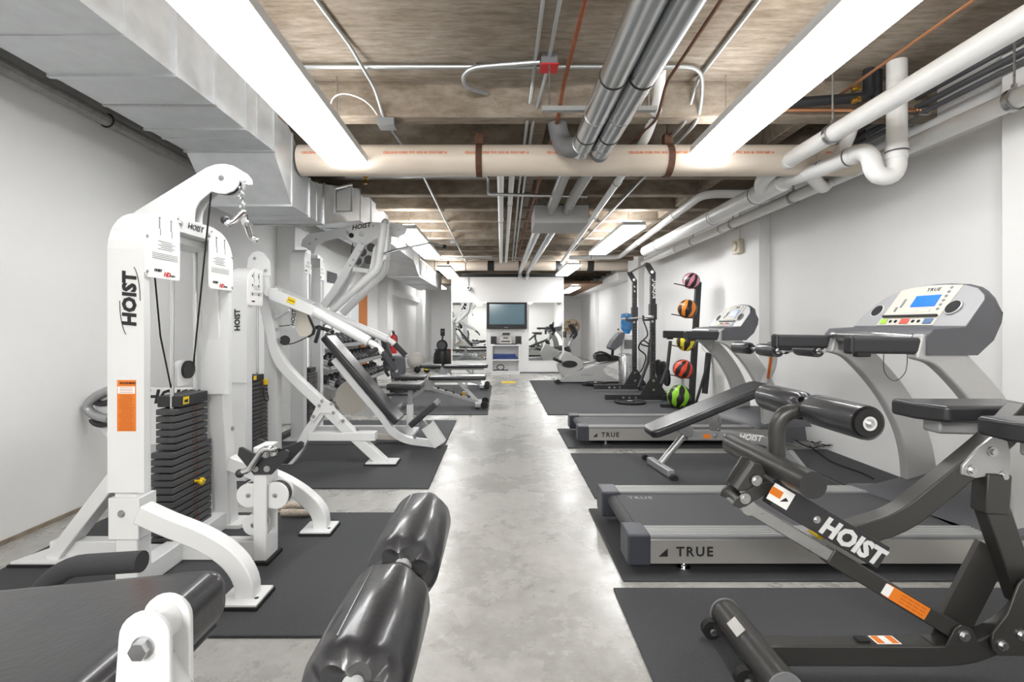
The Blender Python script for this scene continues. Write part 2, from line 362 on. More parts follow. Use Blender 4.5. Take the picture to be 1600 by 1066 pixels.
# mats
def rmat(x0, x1, y0, y1, label, name='rubber_mat', g='black rubber floor mats'):
    return tag(MB().box(x0, x1, y0, y1, .0, .012).build(name, 'rubber', bevel=.004), label, 'mat', g)
rmat(-2.55, -.57, 1.947, 3.24, 'black rubber mat under the near white cable tower')
rmat(-2.55, -.55, 3.73, 5.075, 'black rubber mat under the white press machine with twin lever arms')
rmat(-2.55, -.58, 5.09, 6.42, 'black rubber mat under the tall white multi-gym with the inclined pad')
rmat(-1.9, -.18, 6.84, 10.3, 'large black rubber mat under the two flat benches')
rmat(.535, 2.5, .95, 2.306, 'black rubber mat under the dark grey hyperextension bench')
rmat(.6, 2.62, 2.375, 3.31, 'black rubber mat under the nearest treadmill')
rmat(.685, 2.66, 3.52, 4.75, 'black rubber mat under the grey incline sit-up bench')
rmat(.69, 2.72, 4.97, 5.9, 'black rubber mat under the second treadmill')
rmat(.665, 3.1, 6.84, 11.17, 'large black rubber mat under the squat rack and recumbent bike')
rmat(2.69, 3.285, 3.4, 4.9, 'narrow black rubber mat strip lying along the right wall')
# ================= ceiling lights =================
def fixture(x0, x1, y0, y1, z, label, rot=0):
    t = thing('ceiling_light', label, 'light', ((x0+x1)/2, (y0+y1)/2, z), 'long fluorescent ceiling lights')
    MB().box(x0-.003, x1+.003, y0, y1, z+.03, z+.085).build('housing', 'white', t, bevel=.004)
    ym = (y0+y1)/2
    MB().box(x0, x1, y0+.004, ym-.004, z, z+.03).build('diffuser', 'lampfar' if 5 < y0 < 10 else 'lamp', t, bevel=.006)
    MB().box(x0, x1, ym+.004, y1-.004, z, z+.03).build('diffuser', 'lampfar' if 5 < y0 < 10 else 'lamp', t, bevel=.006)
    MB().box(x0+.04, x1-.04, y0+.05, y1-.05, z+.09, z+.1).build('uplight_lens', 'lampupfar' if 5 < y0 < 13 else 'lampup', t)
    for yy in (y0+.3, y1-.3): MB().cyl(((x0+x1)/2, yy, z+.1), ((x0+x1)/2, yy, ZS), .003, 6).build('hanger_wire', 'steel', t)
    t.location.x = (x0+x1)/2; t.location.y = (y0+y1)/2; t.rotation_euler.z = rot
    return t
fixture(-1.335, -1.035, 1.5, 3.9, 2.53, 'long bright ceiling light at left, nearest, beside the silver duct', .025)
fixture(1.475, 1.78, 1.46, 3.88, 2.605, 'long bright ceiling light at right, nearest, above the treadmills', -.033)
fixture(-1.40, -1.10, 6.35, 8.95, 2.49, 'ceiling light above the lat bar of the tall white multi-gym')
fixture(1.66, 1.97, 6.6, 9.1, 2.59, 'ceiling light right of the grey air handler box')
fixture(-1.38, -1.09, 10.6, 12.8, 2.50, 'small-looking far left ceiling light before the television wall')
fixture(1.43, 1.74, 10.5, 12.6, 2.55, 'small-looking far right ceiling light before the television wall')
fixture(-1.40, -1.10, -3.3, -.9, 2.50, 'unseen ceiling light added behind the viewer at left')  # unseen pair behind the camera, added for more fill light
fixture(1.5, 1.8, -3.3, -.9, 2.58, 'unseen ceiling light added behind the viewer at right')
fixture(-2.3, -2.0, 15.6, 18.0, 2.62, 'added ceiling light in the alcove left of the television wall')  # lamp added out of sight to brighten the alcove walls
fixture(2.1, 2.4, 14.6, 17.0, 2.40, 'added ceiling light in the alcove right of the television wall')  # matching lamp added to light the right alcove
# ================= rectangular duct =================
t = thing('air_duct', 'large silver galvanised rectangular air duct running along the left ceiling', 'duct', (-2, 5, 2.2))
st = [(-1.5, 2.55, 3.05), (2.18, 2.55, 3.05), (2.52, 2.55, 3.05), (2.86, 2.55, 3.05), (3.2, 2.55, 3.05), (3.36, 2.55, 3.05), (3.6, 2.55, 2.98), (3.92, 2.22, 2.80), (4.27, 2.215, 2.54), (4.45, 2.215, 2.56), (4.62, 2.22, 2.6), (5.83, 2.52, 2.90), (6.3, 2.52, 2.90), (7.1, 2.52, 2.9), (8, 2.52, 2.9), (9.4, 2.52, 2.9), (10.05, 2.28, 2.68), (10.9, 2.28, 2.68), (12.0, 2.28, 2.68), (13.9, 2.28, 2.68)]
x0, x1 = -2.33, -1.68
for i in range(len(st)-1):
    (ya, ba, ta), (yb, bb, tb) = st[i], st[i+1]
    MB().loft([[(x0, ya, ba), (x1, ya, ba), (x1, ya, ta), (x0, ya, ta)], [(x0, yb-.003, bb), (x1, yb-.003, bb), (x1, yb-.003, tb), (x0, yb-.003, tb)]]).build('duct_section', 'galv', t)
    e = .006 if i % 2 else .012
    if i: MB().loft([[(x0-e, q, ba-e), (x1+e, q, ba-e), (x1+e, q, ta+e), (x0-e, q, ta+e)] for q in (ya-.012, ya+.012)]).build('flange', 'steel' if i in (3, 10) else 'galv', t)
MB().plate([(x1+.008, 4.95, 2.44), (x1+.008, 5.4, 2.54), (x1+.008, 5.4, 2.80), (x1+.008, 4.95, 2.62)], (.006, 0, 0)).build('access_panel', 'galv', t, bevel=.004)
fr = [(x1+.006, 4.9, 2.40), (x1+.006, 5.46, 2.53), (x1+.006, 5.46, 2.84), (x1+.006, 4.9, 2.64)]
MB().tube(fr, .014, 6, closed=True).build('access_frame', 'white', t)
for yy in (10.5, 11.3, 12.1): 
    g = MB().box(x1, x1+.02, yy-.33, yy+.33, 2.33, 2.63).build('air_grille', 'white', t, bevel=.005)
    for q in range(7): MB().obox((x1+.024, yy, 2.36+q*.04), .01, .6, .02).build('louvre', 'sign', g)
for yy in (2.86, 7.5):
    MB().box(x1, x1+.01, yy-.015, yy+.015, 2.55, ZS).build('hanger_strap', 'galv', t)
# ================= pipes =================
def hanger(t, x, y, z, r, m='steel', w=.035, top=ZS, axis='y'):
    ax = (0, 1, 0) if axis == 'y' else (1, 0, 0)
    a, b = perp(Vector(ax)); mb = MB(); rr = r+.004
    ring = [Vector((x, y, z))+(a*math.cos(q)+b*math.sin(q))*rr for q in [2*PI*i/24 for i in range(24)]]
    A = Vector(ax)*w/2
    mb.loft([[p-A for p in ring], [p+A for p in ring]], cap=False); o = [Vector((x, y, z))+(p-Vector((x, y, z)))*(1+.006/rr) for p in ring]
    mb.loft([[p-A for p in o], [p+A for p in o]], cap=False); mb.loft([[p-A for p in ring], [p-A for p in o]], cap=False); mb.loft([[p+A for p in ring], [p+A for p in o]], cap=False)
    if m == 'rust': mb.obox((x, y, z+r+.045), w*1.3, w*1.6, .09)
    else: mb.obox((x, y, z+r+.02), .02, .02, .03)
    h = mb.build('pipe_clamp', m, t)
    MB().cyl((x, y, z+r+.02), (x, y, top), .006, 8).build('threaded_rod', 'steel', h)
def pipe(name, label, pts, r, m, fill=.12, n=20, coup=(), hang=(), cat='pipe', group=None, cm=None, **hk):
    p = fil(pts, fill, 6); t = thing(name, label, cat, pts[0], group)
    MB().tube(p, r, n).build('pipe_run', m, t, sharp=50)
    for c, d in coup:
        c = Vector(c); d = Vector(d).normalized(); MB().tube([c-d*.05, c+d*.05], r+.006, n).build('coupling', cm or m, t)
        MB().tube([c-d*.006, c+d*.006], r+.008, n).build('joint_band', 'greyd' if m in ('pvc', 'pvcw') else 'black', t)
    for (x, y, z) in hang: hanger(t, x, y, z, r, **hk)
    return t
# big cream cross pipe
Y1, Z1 = 4.05, 2.63
t = thing('drain_pipe', 'big cream plastic pipe crossing the ceiling, with orange printed line', 'pipe', (0, Y1, Z1))
MB().cyl((-1.66, Y1, Z1), (2.95, Y1, Z1), .125, 48).build('pipe_run', 'pvcw', t)
for x in (P(748, 0, Y1-.1).x, P(1049, 0, Y1-.1).x): hanger(t, x, Y1, Z1, .125, m='rust', w=.05, axis='x')
txt = 'CELLULAR CORE  PVC  SCH 40  DWV NSF 14'
for i in range(7):
    text(txt, (-1.35+i*.66, Y1-.1255, Z1+.022), (1, 0, 0), (0, 0, 1), .026, 'orinkp', t, 'printed_line', space=1.0, bold=.0012)
MB().cyl((2.55, Y1, Z1), (2.62, Y1, Z1), .131, 40).build('coupling', 'pvcw', t)
# far cross pipe
t = thing('drain_pipe', 'far cream pipe crossing above the television wall with dark clamps', 'pipe', (0, 12.2, 2.8))
MB().cyl((XL, 12.25, 2.78), (XR, 12.25, 2.78), .125, 32).build('pipe_run', 'pvcw', t)
for px in (767, 873, 922): MB().cyl((P(px-5, 0, 12.25).x, 12.25, 2.78), (P(px+5, 0, 12.25).x, 12.25, 2.78), .135, 24).build('rubber_coupling', 'insul', t)
for px in (701, 812): hanger(t, P(px, 0, 12.25).x, 12.25, 2.78, .125, m='rust', w=.06, axis='x')
for px in (680, 728, 905): MB().cyl((P(px, 0, 12.25).x-.01, 12.25, 2.78), (P(px, 0, 12.25).x+.01, 12.25, 2.78), .129, 24).build('joint_band', 'greyd', t)
pipe('vent_pipe', 'slim white pipe above the far cream pipe, at left', [(-2.0, 11.6, 2.9), (-.2, 11.6, 2.9)], .04, 'pvc', coup=[((-.9, 11.6, 2.9), (1, 0, 0))])
pipe('sprinkler_pipe', 'thin grey pipe crossing in front of the far cream pipe', [(-1.9, 10.95, 2.79), (1.2, 10.95, 2.79)], .016, 'conduit')
# right side PVC
U = 2.335
pipe('drain_pipe', 'long white plastic pipe sloping overhead at right, nearest the viewer', [(2.31, .6, 2.615), (2.345, 4.2, 2.6), (2.36, 4.42, 2.56), (2.5, 4.62, 2.52)], .062, 'pvc', n=28, hang=[(2.335, 3.42, 2.603)], coup=[((2.34, 3.98, 2.6), (0, 1, 0))])
pipe('drain_pipe', 'thick white plastic pipe running to the back along the right side', [(2.5, 4.3, 2.53), (2.5, 8.4, 2.55)], .085, 'pvc', n=28, coup=[((2.5, 4.75, 2.53), (0, 1, 0)), ((2.5, 5.7, 2.53), (0, 1, 0)), ((2.5, 7.7, 2.55), (0, 1, 0))])
pipe('drain_pipe', 'white plastic pipe hung closest to the right wall', [(3.0, .7, 2.575), (3.02, 10.3, 2.58)], .058, 'pvc', n=24, coup=[((3.01, 6.6, 2.575), (0, 1, 0)), ((3.01, 8.3, 2.577), (0, 1, 0))], hang=[(3.0, 2.84, 2.573), (3.01, 5.0, 2.575), (3.01, 6.3, 2.575), (3.01, 7.6, 2.575)])
t = pipe('drain_trap', 'white U-shaped plastic drain trap under a vertical pipe at right', [(2.77, 3.4, ZS), (2.77, 3.4, 2.30), (2.63, 3.42, 2.30), (2.62, 3.46, 2.52), (2.56, 3.8, 2.50), (2.48, 4.35, 2.53)], .06, 'pvc', fill=.11, n=28, coup=[((2.77, 3.4, 2.47), (0, 0, 1)), ((2.595, 3.62, 2.51), (-.15, 1, 0))])
MB().tube(fil([(2.58, 3.78, 2.5), (2.70, 3.8, 2.68), (2.76, 3.82, 2.8), (2.76, 3.82, ZS)], .06), .045, 20).build('branch_pipe', 'pvc', t)
MB().tube(fil([(2.5, 3.98, 2.52), (2.85, 4.3, 2.47), (3.05, 4.5, 2.6)], .06), .05, 20).build('branch_pipe', 'pvc', t)
text('40', P(1278, 255, 3.85), (.7, -.5, .2), (0, 0, 1), .05, 'purp', t)
pipe('drain_pipe', 'white plastic pipe right of the far ceiling light, turning left at the back', [(2.9, 5.4, 2.72), (2.25, 5.4, 2.72), (2.48, 10.2, 2.7), (1.45, 10.25, 2.7)], .045, 'pvc', fill=.2, coup=[((2.30, 6.4, 2.717), (.05, 1, 0)), ((2.4, 8.5, 2.71), (.05, 1, 0)), ((1.9, 10.23, 2.7), (1, 0, 0))])
pipe('drain_pipe', 'white pipe beside the right end of the grey air handler box', [(1.16, 3.52, ZS), (1.16, 3.58, 2.9), (1.19, 3.95, 2.795), (1.24, 5, 2.79), (1.42, 11.3, 2.73)], .038, 'pvc', fill=.12, coup=[((1.17, 3.7, 2.87), (0, .9, -.3)), ((1.25, 5.2, 2.79), (0, 1, 0)), ((1.3, 6.7, 2.775), (0, 1, 0))])
pipe('drain_pipe', 'left one of two thin white pipes over the middle of the aisle', [(0, 4.3, 2.79), (.0, 4.9, 2.785), (.013, 11.4, 2.76)], .036, 'pvc', coup=[((0, 4.75, 2.785), (0, 1, 0)), ((.005, 7, 2.778), (0, 1, 0))])
pipe('drain_pipe', 'right one of two thin white pipes over the middle of the aisle', [(.9, 4.5, 2.80), (.115, 4.5, 2.80), (.13, 11.4, 2.76)], .03, 'pvc', fill=.08, coup=[((.118, 6.1, 2.79), (0, 1, 0))])
# spiral ducts
for x, lab, el in ((.61, 'left round silver metal duct overhead with a down-turned elbow', [(.61, 3.62, 2.6), (.50, 3.78, 2.62), (.44, 3.8, 2.8), (.44, 3.8, ZS)]), (.767, 'right round silver metal duct overhead with a rounded elbow', [(.767, 3.70, 2.6), (.775, 3.84, 2.6), (.78, 3.86, 2.8), (.78, 3.86, ZS)])):
    t = thing('round_duct', lab, 'duct', (x, 3, 2.6), 'round metal ducts')
    MB().cyl((x, .5, 2.6), (x, 3.72, 2.6), .075, 32).build('duct_run', 'galvr', t)
    MB().tube(fil(el, .1, 6), .073, 24).build('elbow', 'grey', t, sharp=60)
    for yy in (1.55, 2.62, 3.1, 3.42, 3.6): MB().cyl((x, yy-.006, 2.6), (x, yy+.006, 2.6), .078, 32).build('band', 'steel' if yy in (3.1, 3.6) else 'black', t)
    MB().box(x+.03, x+.05, .5, 3.7, 2.672, 2.677).build('seam', 'steel', t)
MB_ = MB().box(.28, 1.05, 3.26, 3.30, 2.70, 2.73); t = thing('strut_channel', 'short steel channel carrying the two round ducts', 'bracket', (.66, 3.28, 2.7)); MB_.build('channel', 'conduit', t)
for x in (.33, 1.0): MB().cyl((x, 3.28, 2.71), (x, 3.28, ZS), .006, 8).build('threaded_rod', 'steel', t)
# air handler
t = thing('air_handler', 'grey rectangular air handler box hung under the joists', 'air handler', (.69, 5.7, 2.42))
MB().box(.38, .98, 5.42, 6.02, 2.40, 2.62).build('cabinet', 'armg', t, bevel=.006)
MB().box(.36, 1.0, 5.41, 6.03, 2.60, 2.615).build('lid', 'greyd', t)
sticker((.72, 5.415, 2.53), (1, 0, 0), (0, 0, 1), .06, .02, 'sign', t)
for x, xe in ((.56, .62), (.74, .84)): MB().tube(fil([(x, 5.42, 2.54), (x+.02, 5.1, 2.60), (xe, 4.75, 2.72), (xe+.05, 4.5, 2.80)], .18), .055, 20).build('supply_duct', 'armg', t, sharp=60); MB().cyl((x, 5.36, 2.555), (x+.01, 5.28, 2.57), .06, 20).build('clamp', 'steel', t)
for x in (.48, .68): MB().cyl((x, 6.0, 2.5), (x+.02, 12.9, 2.66), .055, 20).build('return_duct', 'galvr', t)
for x in (.42, .94): MB().cyl((x, 5.6, 2.6), (x, 5.6, ZS), .005, 8).build('hanger_rod', 'steel', t)
for x in (.52, .72): MB().tube(fil([(x, 12.85, 2.66), (x, 12.93, 2.60), (x, 12.94, 2.5)], .04), .05, 16).build('duct_elbow', 'steel', t)
# conduits and small pipes
def run(label, pts, r, m='conduit', name='conduit', fill=.06, cat='conduit', cl=()):
    t = thing(name, label, cat, pts[0]); MB().tube(fil(pts, fill), r, 10).build('pipe_run', m, t)
    for c in cl: MB().obox(c, r*4, .025, r*2.6).build('clip', 'steel', t)
    return t
run('thin steel ceiling conduit passing left of the red-covered box', [(.233, .8, 3.07), (.24, 3.6, 3.07), (.205, 3.75, 2.815), (.21, 5.5, 2.815), (.28, 11.5, 2.80)], .013, cl=[(.235, 2.2, 3.08)])
run('thin steel ceiling conduit running through the red-covered box', [(.335, .8, 3.07), (.33, 3.45, 3.07), (.25, 3.78, 2.815), (.26, 5.5, 2.815), (.34, 11.5, 2.80)], .013, cl=[(.335, 2.2, 3.08)])
t = thing('junction_box', 'small ceiling junction box with a red cover', 'junction box', (.33, 3.3, 3.0)); MB().box(.275, .385, 3.27, 3.38, 3.02, ZS).build('box_body', 'grey', t, bevel=.005); MB().box(.268, .392, 3.262, 3.388, 3.01, 3.02).build('cover', 'red', t, bevel=.003)
run('steel conduit crossing the ceiling from the left light to a bend at right', [(-1.46, 3.42, 3.075), (.5, 3.42, 3.075), (1.42, 3.42, 3.075), (1.5, 3.62, 2.95), (1.5, 3.7, 2.81), (1.5, 10, 2.81)], .015, fill=.12, cl=[(-.2, 3.42, 3.085)])
run('ribbed flexible conduit curling beside the red-covered box', [(.27, 3.33, 3.06), (-.2, 3.38, 3.05), (-.27, 3.40, 3.0), (-.25, 3.5, 2.97), (-.1, 3.66, 3.0)], .016, 'conduit', fill=.1)
run('straight steel conduit right of the thin brown pipe', [(1.41, .8, 3.075), (1.46, 3.6, 3.075), (1.42, 3.74, 2.82), (1.40, 5.0, 2.815)], .013)
run('steel conduit slanting along the left ceiling to a square box', [(-1.12, 2.0, 3.075), (-.98, 3.15, 3.075), (-.92, 3.55, 2.99), (-.88, 3.66, 2.82), (-.86, 3.85, 2.81)], .012)
run('thin steel conduit continuing from the square box toward the back', [(-.86, 3.86, 2.805), (-.8, 5, 2.81), (-.84, 12, 2.81)], .011)
tag(MB().box(-.93, -.80, 3.66, 3.78, 2.77, 2.828).build('junction_box', 'grey', bevel=.005), 'square grey junction box on the first joist at left', 'junction box')
run('slim white cable arching from the square box to the left light', [(-.9, 3.72, 2.8), (-.98, 3.6, 2.92), (-1.14, 3.5, 2.94), (-1.22, 3.45, 2.85), (-1.2, 3.5, 2.6)], .005, 'pvc', 'cable', .1, 'cable')
tag(MB().box(-.92, -.82, 8.86, 8.96, 2.78, 2.826).build('junction_box', 'grey', bevel=.004), 'small grey junction box far back on the left conduit', 'junction box')
run('rust-brown pipe left of the round ducts', [(.445, .7, 2.955), (.443, 3.4, 2.955), (.43, 3.62, 2.81), (.38, 11, 2.81)], .0145, 'rustp', 'water_pipe', .08, 'pipe')
run('thin dark brown pipe right of the round ducts', [(1.14, .7, 2.955), (1.16, 3.4, 2.955), (1.18, 3.66, 2.81), (1.05, 4.6, 2.81)], .011, 'rust', 'water_pipe', .08, 'pipe')
run('bright copper pipe slanting beside the right ceiling light', [(2.41, .6, 2.95), (2.50, 4.0, 2.95)], .010, 'copper', 'water_pipe', .05, 'pipe')
t = run('black insulated pipe with brass valves near the right wall', [(2.1, 3.6, 2.90), (2.65, 3.5, 2.90), (2.65, 3.5, ZS)], .035, 'insul', 'insulated_pipe', .06, 'pipe')
MB().tube(fil([(2.72, 3.52, 2.86), (2.72, 3.52, ZS)]), .035, 14).build('pipe_run', 'insul', t)
for q in (2.94, 2.86): MB().cyl((2.50, 3.46, q), (2.56, 3.46, q), .012).cyl((2.53, 3.43, q), (2.53, 3.49, q), .016).build('valve', 'brass', t)
run('copper pipe on the joist face below the insulated pipe', [(2.0, 3.62, 2.86), (3.1, 3.62, 2.86)], .014, 'copper', 'water_pipe', .05, 'pipe')
for i, z in enumerate((2.84, 2.9, 2.97)):
    run(('lowest', 'middle', 'highest')[i]+' of three dark conduits fixed high on the right wall', [(XR-.16, .8, z), (XR-.16, 5.2, z)], (.018, .022, .018)[i], 'greyd', cl=[(XR-.16, 3.6+.2*i, z)])
t = run('grey painted pipe clamped high along the left wall', [(XL+.06, -.5, 2.71), (XL+.06, 5.9, 2.71)], .042, mat('wall_pipe', '#a9a8a5', .6, var=.25, scale=20), 'wall_pipe', .05, 'pipe')
MB().ring((XL+.06, 3.45, 2.71), (0, 1, 0), .046, .006).build('pipe_clamp', 'black', t)
run('upper dark pipe above the grey pipe on the left wall', [(XL+.07, -.5, 2.83), (XL+.07, 9, 2.83)], .03, 'greyd', 'wall_pipe', .05, 'pipe')
run('black iron pipe with two elbows below the joists, centre', [(-1.6, 5.02, 2.80), (-.13, 5.02, 2.80), (-.13, 5.04, 2.62), (.9, 5.06, 2.60)], .017, 'steel', 'sprinkler_pipe', .03, 'pipe')
tag(MB().lathe((-1.39, 5.02, 2.72), [(.02, 0), (.012, .02), (.01, .05), (.03, .06), (.03, .07)], n=12).build('ceiling_sprinkler', 'brass'), 'small sprinkler head under the thin pipe beside the duct', 'sprinkler')
# wall items
t = thing('alarm_box', 'beige alarm box on the right wall pilaster', 'alarm', (3.15, 6.42, 2.2))
MB().box(3.10, 3.168, 6.32, 6.52, 2.21, 2.39).build('back_box', 'beigeb', t, bevel=.012); MB().lathe((3.10, 6.42, 2.3), [(.06, 0), (.06, .02), (.03, .03)], (-1, 0, 0)).build('sounder', 'beigeb', t); MB().cyl((3.155, 6.42, 2.39), (3.155, 6.42, 2.82), .01).build('conduit_drop', 'pvc', t)
t = thing('wall_vent', 'small grey louvred vent high on the left wall', 'vent', (XL+.02, 8.2, 2.0))
MB().box(XL, XL+.02, 7.98, 8.42, 1.98, 2.16).build('vent_frame', 'grey', t)
for q in range(5): MB().obox((XL+.026, 8.2, 2.0+q*.034), .012, .42, .018).build('louvre', 'greyd', t)
# ================= foreground leg machine =================
t = thing('leg_extension', 'black upholstered leg machine seat with white pivot bracket, cut off at lower left', 'exercise machine', (-1, .95, 0))
MB().loft([[(-1.75, y, .34), (-.755, y, .43), (-.755, y, .585), (-1.75, y, .49)] for y in (.45, 1.38)]).build('seat_pad', 'vinyl', t, bevel=.06, seg=8)
MB().tube([(-.785, .5, .43), (-.785, 1.33, .43)], .010, 10).build('piping', 'vinyl', t)
MB().box(-1.5, -1.1, .75, 1.15, .34, .40).box(-1.34, -1.26, .9, .98, .05, .40).build('seat_post', 'white', t, bevel=.006)
MB().box(-1.7, -.3, .9, .98, .02, .1).box(-1.75, -1.65, .5, 1.4, .0, .08).build('base', 'white', t, bevel=.006)
for y, dy in ((.872, .012), (.93, .012)):
    a = [(-.64+.046*math.cos(q), y, .69+.046*math.sin(q)) for q in [PI*i/12 for i in range(13)]]
    MB().plate(a+[(-.70, y, .5), (-.68, y, .1), (-.60, y, .1), (-.592, y, .5)], (0, dy, 0)).build('bracket_plate', 'white', t, bevel=.003)
MB().cyl((-.64, .884, .69), (-.64, .93, .69), .033, 24).build('pivot_tube', 'white', t)
b = MB(); b.cyl((-.64, .872, .675), (-.64, .868, .675), .02, 20); b.cyl((-.64, .868, .675), (-.64, .855, .675), .0165, 6); b.build('bolt', 'steel', t)
MB().tube(fil([(-.64, .93, .62), (-.5, .9, .35), (-.22, .85, .4), (-.18, .845, .78)], .1), .022, 16).build('lever_arm', 'white', t)
MB().cyl((-.18, .5, .807), (-.18, 1.14, .807), .016, 16).build('axle', 'white', t)
roller((-.18, .585, .802), (-.18, .80, .802), .067, t); roller((-.18, .885, .803), (-.18, 1.135, .803), .066, t)
MB().tube(fil([(-1.45, 1.5, .40), (-1.36, 1.52, .50), (-1.12, 1.52, .515)], .06), .032, 16).build('side_grip', 'foam', t)
MB().tube([(-1.45, 1.5, .42), (-1.4, 1.2, .42)], .015, 10).build('grip_bar', 'white', t)

# ================= cable tower A =================
t = thing('cable_tower', 'tall white cable tower with dark weight stack, nearest the viewer at left', 'exercise machine', (-1.7, 2.6, .012))
def upright(y0, y1, yt0, yt1, nm='upright'):
    MB().loft([[(-1.76, a, z), (-1.655, a, z), (-1.655, b, z), (-1.76, b, z)] for a, b, z in ((y0, y1, .012), (yt0, yt1, 1.7))]).build(nm, 'white', t, bevel=.006)
upright(2.22, 2.31, 2.21, 2.30); upright(2.98, 3.08, 2.82, 2.91)
# arched shrouds
def shroud(y0, s, zt=1.8, zb=.85, x0=-1.77, x1=-1.605, r=.2, p=t, th=.035):
    # outer outline: vertical wall then quarter arch inward
    o = [(y0, zb)]+[(y0+s*(r-r*math.cos(q)), zt-r+r*math.sin(q)) for q in [PI/2*i/8 for i in range(9)]]+[(y0+s*(r+.06), zt)]
    i_ = [(y0+s*th, zb)]+[(y0+s*(r-(r-th)*math.cos(q)), zt-r+(r-th)*math.sin(q)) for q in [PI/2*i/8 for i in range(9)]]+[(y0+s*(r+.06), zt-th)]
    mb = MB(); pts = [(x0, a, b) for a, b in o]+[(x0, a, b) for a, b in reversed(i_)]
    # cell by cell to stay convex
    n = len(o)
    for k in range(n-1):
        q = [o[k], o[k+1], i_[k+1], i_[k]]; mb.loft([[(x0, a, b) for a, b in q], [(x1, a, b) for a, b in q]])
    return mb.build('shroud', 'white', p)
shroud(2.19, 1, zb=.5); shroud(2.905, -1)
def placard(y0, s, wd, x, zb, zt, p, r=.17, red=True):
    o = [(y0, zb+.02), (y0+s*.015, zb)]+[(y0+s*(wd-.012), zb), (y0+s*wd, zb+.012), (y0+s*wd, zt)]+[(y0+s*(r-r*math.cos(q)), zt-r+r*math.sin(q)) for q in [PI/2*(8-i)/8 for i in range(9)]]
    pl = MB().plate([(x, a, b) for a, b in o], (.006, 0, 0)).build('placard', 'sign', p)
    h = zt-zb; yc = y0+s*wd*.55; X = x+.0068
    mb = MB()
    for j, u in enumerate((.38, .72)):
        yy = y0+s*wd*u; mb.obox((X, yy, zt-h*.22), .001, .008, h*.13); mb.ball((X-.002, yy, zt-h*.13), .007, 8, 6); mb.obox((X, yy+.006, zt-h*.33), .001, .005, h*.10)
    for j in range(5): mb.obox((X, yc+.02*s*(j % 2), zt-h*(.46+j*.028)), .001, wd*.42, .0028)
    for j in range(4): mb.obox((X, yc, zt-h*(.64+j*.025)), .001, wd*.75, .0022)
    mb.build('diagram', 'inkg', pl)
    text('HOIST', (X, yc-.05*(1 if s > 0 else 1), zb+h*.11), (0, 1, 0), (0, 0, 1), .018, 'ink', pl, shear=.25, bold=.0005)
    if red: text('HD', (X, yc+.01, zb+h*.065), (0, 1, 0), (0, 0, 1), .03, 'red', pl, shear=.35, bold=.001); text('DUALS', (X, yc+.05, zb+h*.055), (0, 1, 0), (0, 0, 1), .012, 'ink', pl)
    return pl
placard(2.19, 1, .235, -1.604, 1.475, 1.80, t); placard(2.905, -1, .235, -1.604, 1.46, 1.79, t)
for (a, b) in ((2.2, 1.5), (2.2, 1.66), (2.41, 1.785)): bolts([(-1.598, a, b)], (1, 0, 0), t, .006, .006)
for (a, b) in ((2.895, 1.48), (2.895, 1.66), (2.69, 1.775)): bolts([(-1.598, a, b)], (1, 0, 0), t, .006, .006)
# top arm
arm = [(190, 372), (190, 345), (215, 328), (322, 262), (336, 257), (350, 256), (364, 259), (376, 266), (383, 275), (384, 283), (379, 284), (374, 282), (372, 290), (364, 298), (352, 303), (340, 302), (330, 299), (312, 314), (305, 326), (303, 338), (303, 352), (288, 352), (286, 338), (240, 358)]
MB().plate(pp(arm, 2.53), (0, .012, 0)).plate([p+Vector((0, .062, 0)) for p in pp(arm, 2.53)], (0, .012, 0)).build('top_arm', 'white', t, bevel=.002)
MB().beam(P(215, 345, 2.56), P(320, 283, 2.56), .055, .045).build('arm_tube', 'white', t)
MB().cyl(P(350, 280, 2.548), P(350, 280, 2.548)+Vector((0, .035, 0)), .075, 28).build('pulley', 'black', t)
bolts([P(346, 278, 2.53)], (0, -1, 0), t, .012, .008)
MB().box(-1.69, -1.60, 2.40, 2.70, 1.72, 1.80).build('cross_beam', 'white', t, bevel=.005)
text('HOIST', (-1.598, 2.55, 1.765), (0, 1, 0), (0, 0, 1), .045, 'ink', t, shear=.25); bolts([(-1.6, 2.43, 1.765), (-1.6, 2.67, 1.75)], (1, 0, 0), t, .012, .01)
MB().box(-1.82, -1.66, 2.3, 2.86, 1.68, 1.72).build('top_plate', 'white', t, bevel=.004)
# stack
for y in (2.63, 2.83): MB().cyl((-1.775, y, .06), (-1.775, y, 1.7), .011, 14).build('guide_rod', 'chrome', t)
pl = None
def stack(cx, yc, zb, n, nsmall, p, W=.34, D=.12, pitch=.0375, ws=.28, extra=True):
    z = zb; M0 = {}
    for i in range(n):
        small = i >= n-nsmall; w_, d_ = (ws, D-.01) if small else (W, D)
        if small not in M0:
            o = MB().box(cx-d_/2, cx+d_/2, yc-w_/2, yc+w_/2, zb, zb+pitch*.8).build('weight_plate', 'plate', p, bevel=.0025, seg=1); M0[small] = (o, zb)
            hole = MB().cyl((cx+d_/2-.002, yc, zb+pitch*.4), (cx+d_/2+.0012, yc, zb+pitch*.4), .0048, 10).build('pin_hole', 'rubb', o)
            lb = MB().obox((cx+d_/2+.0006, yc+.03, zb+pitch*.42), .001, .028, .018).build('number_label', 'rust', o)
            if i: o.location.z += z-zb
        else:
            o0, zz = M0[small]; o = o0.copy(); C.objects.link(o); o.location.z = z-zb
            for ch in o0.children: q = ch.copy(); C.objects.link(q); q.parent = o
        z += pitch
    return z
zt = stack(-1.785, 2.735, .10, 19, 6, t)
MB().box(-1.85, -1.72, 2.62, 2.86, zt, zt+.06).build('stack_head', 'darkf', t, bevel=.004)
sticker((-1.7192, 2.66, zt+.033), (0, 1, 0), (0, 0, 1), .05, .04, 'yellow', t); sticker((-1.7178, 2.66, zt+.03), (0, 1, 0), (0, 0, 1), .03, .015, 'ink', t)
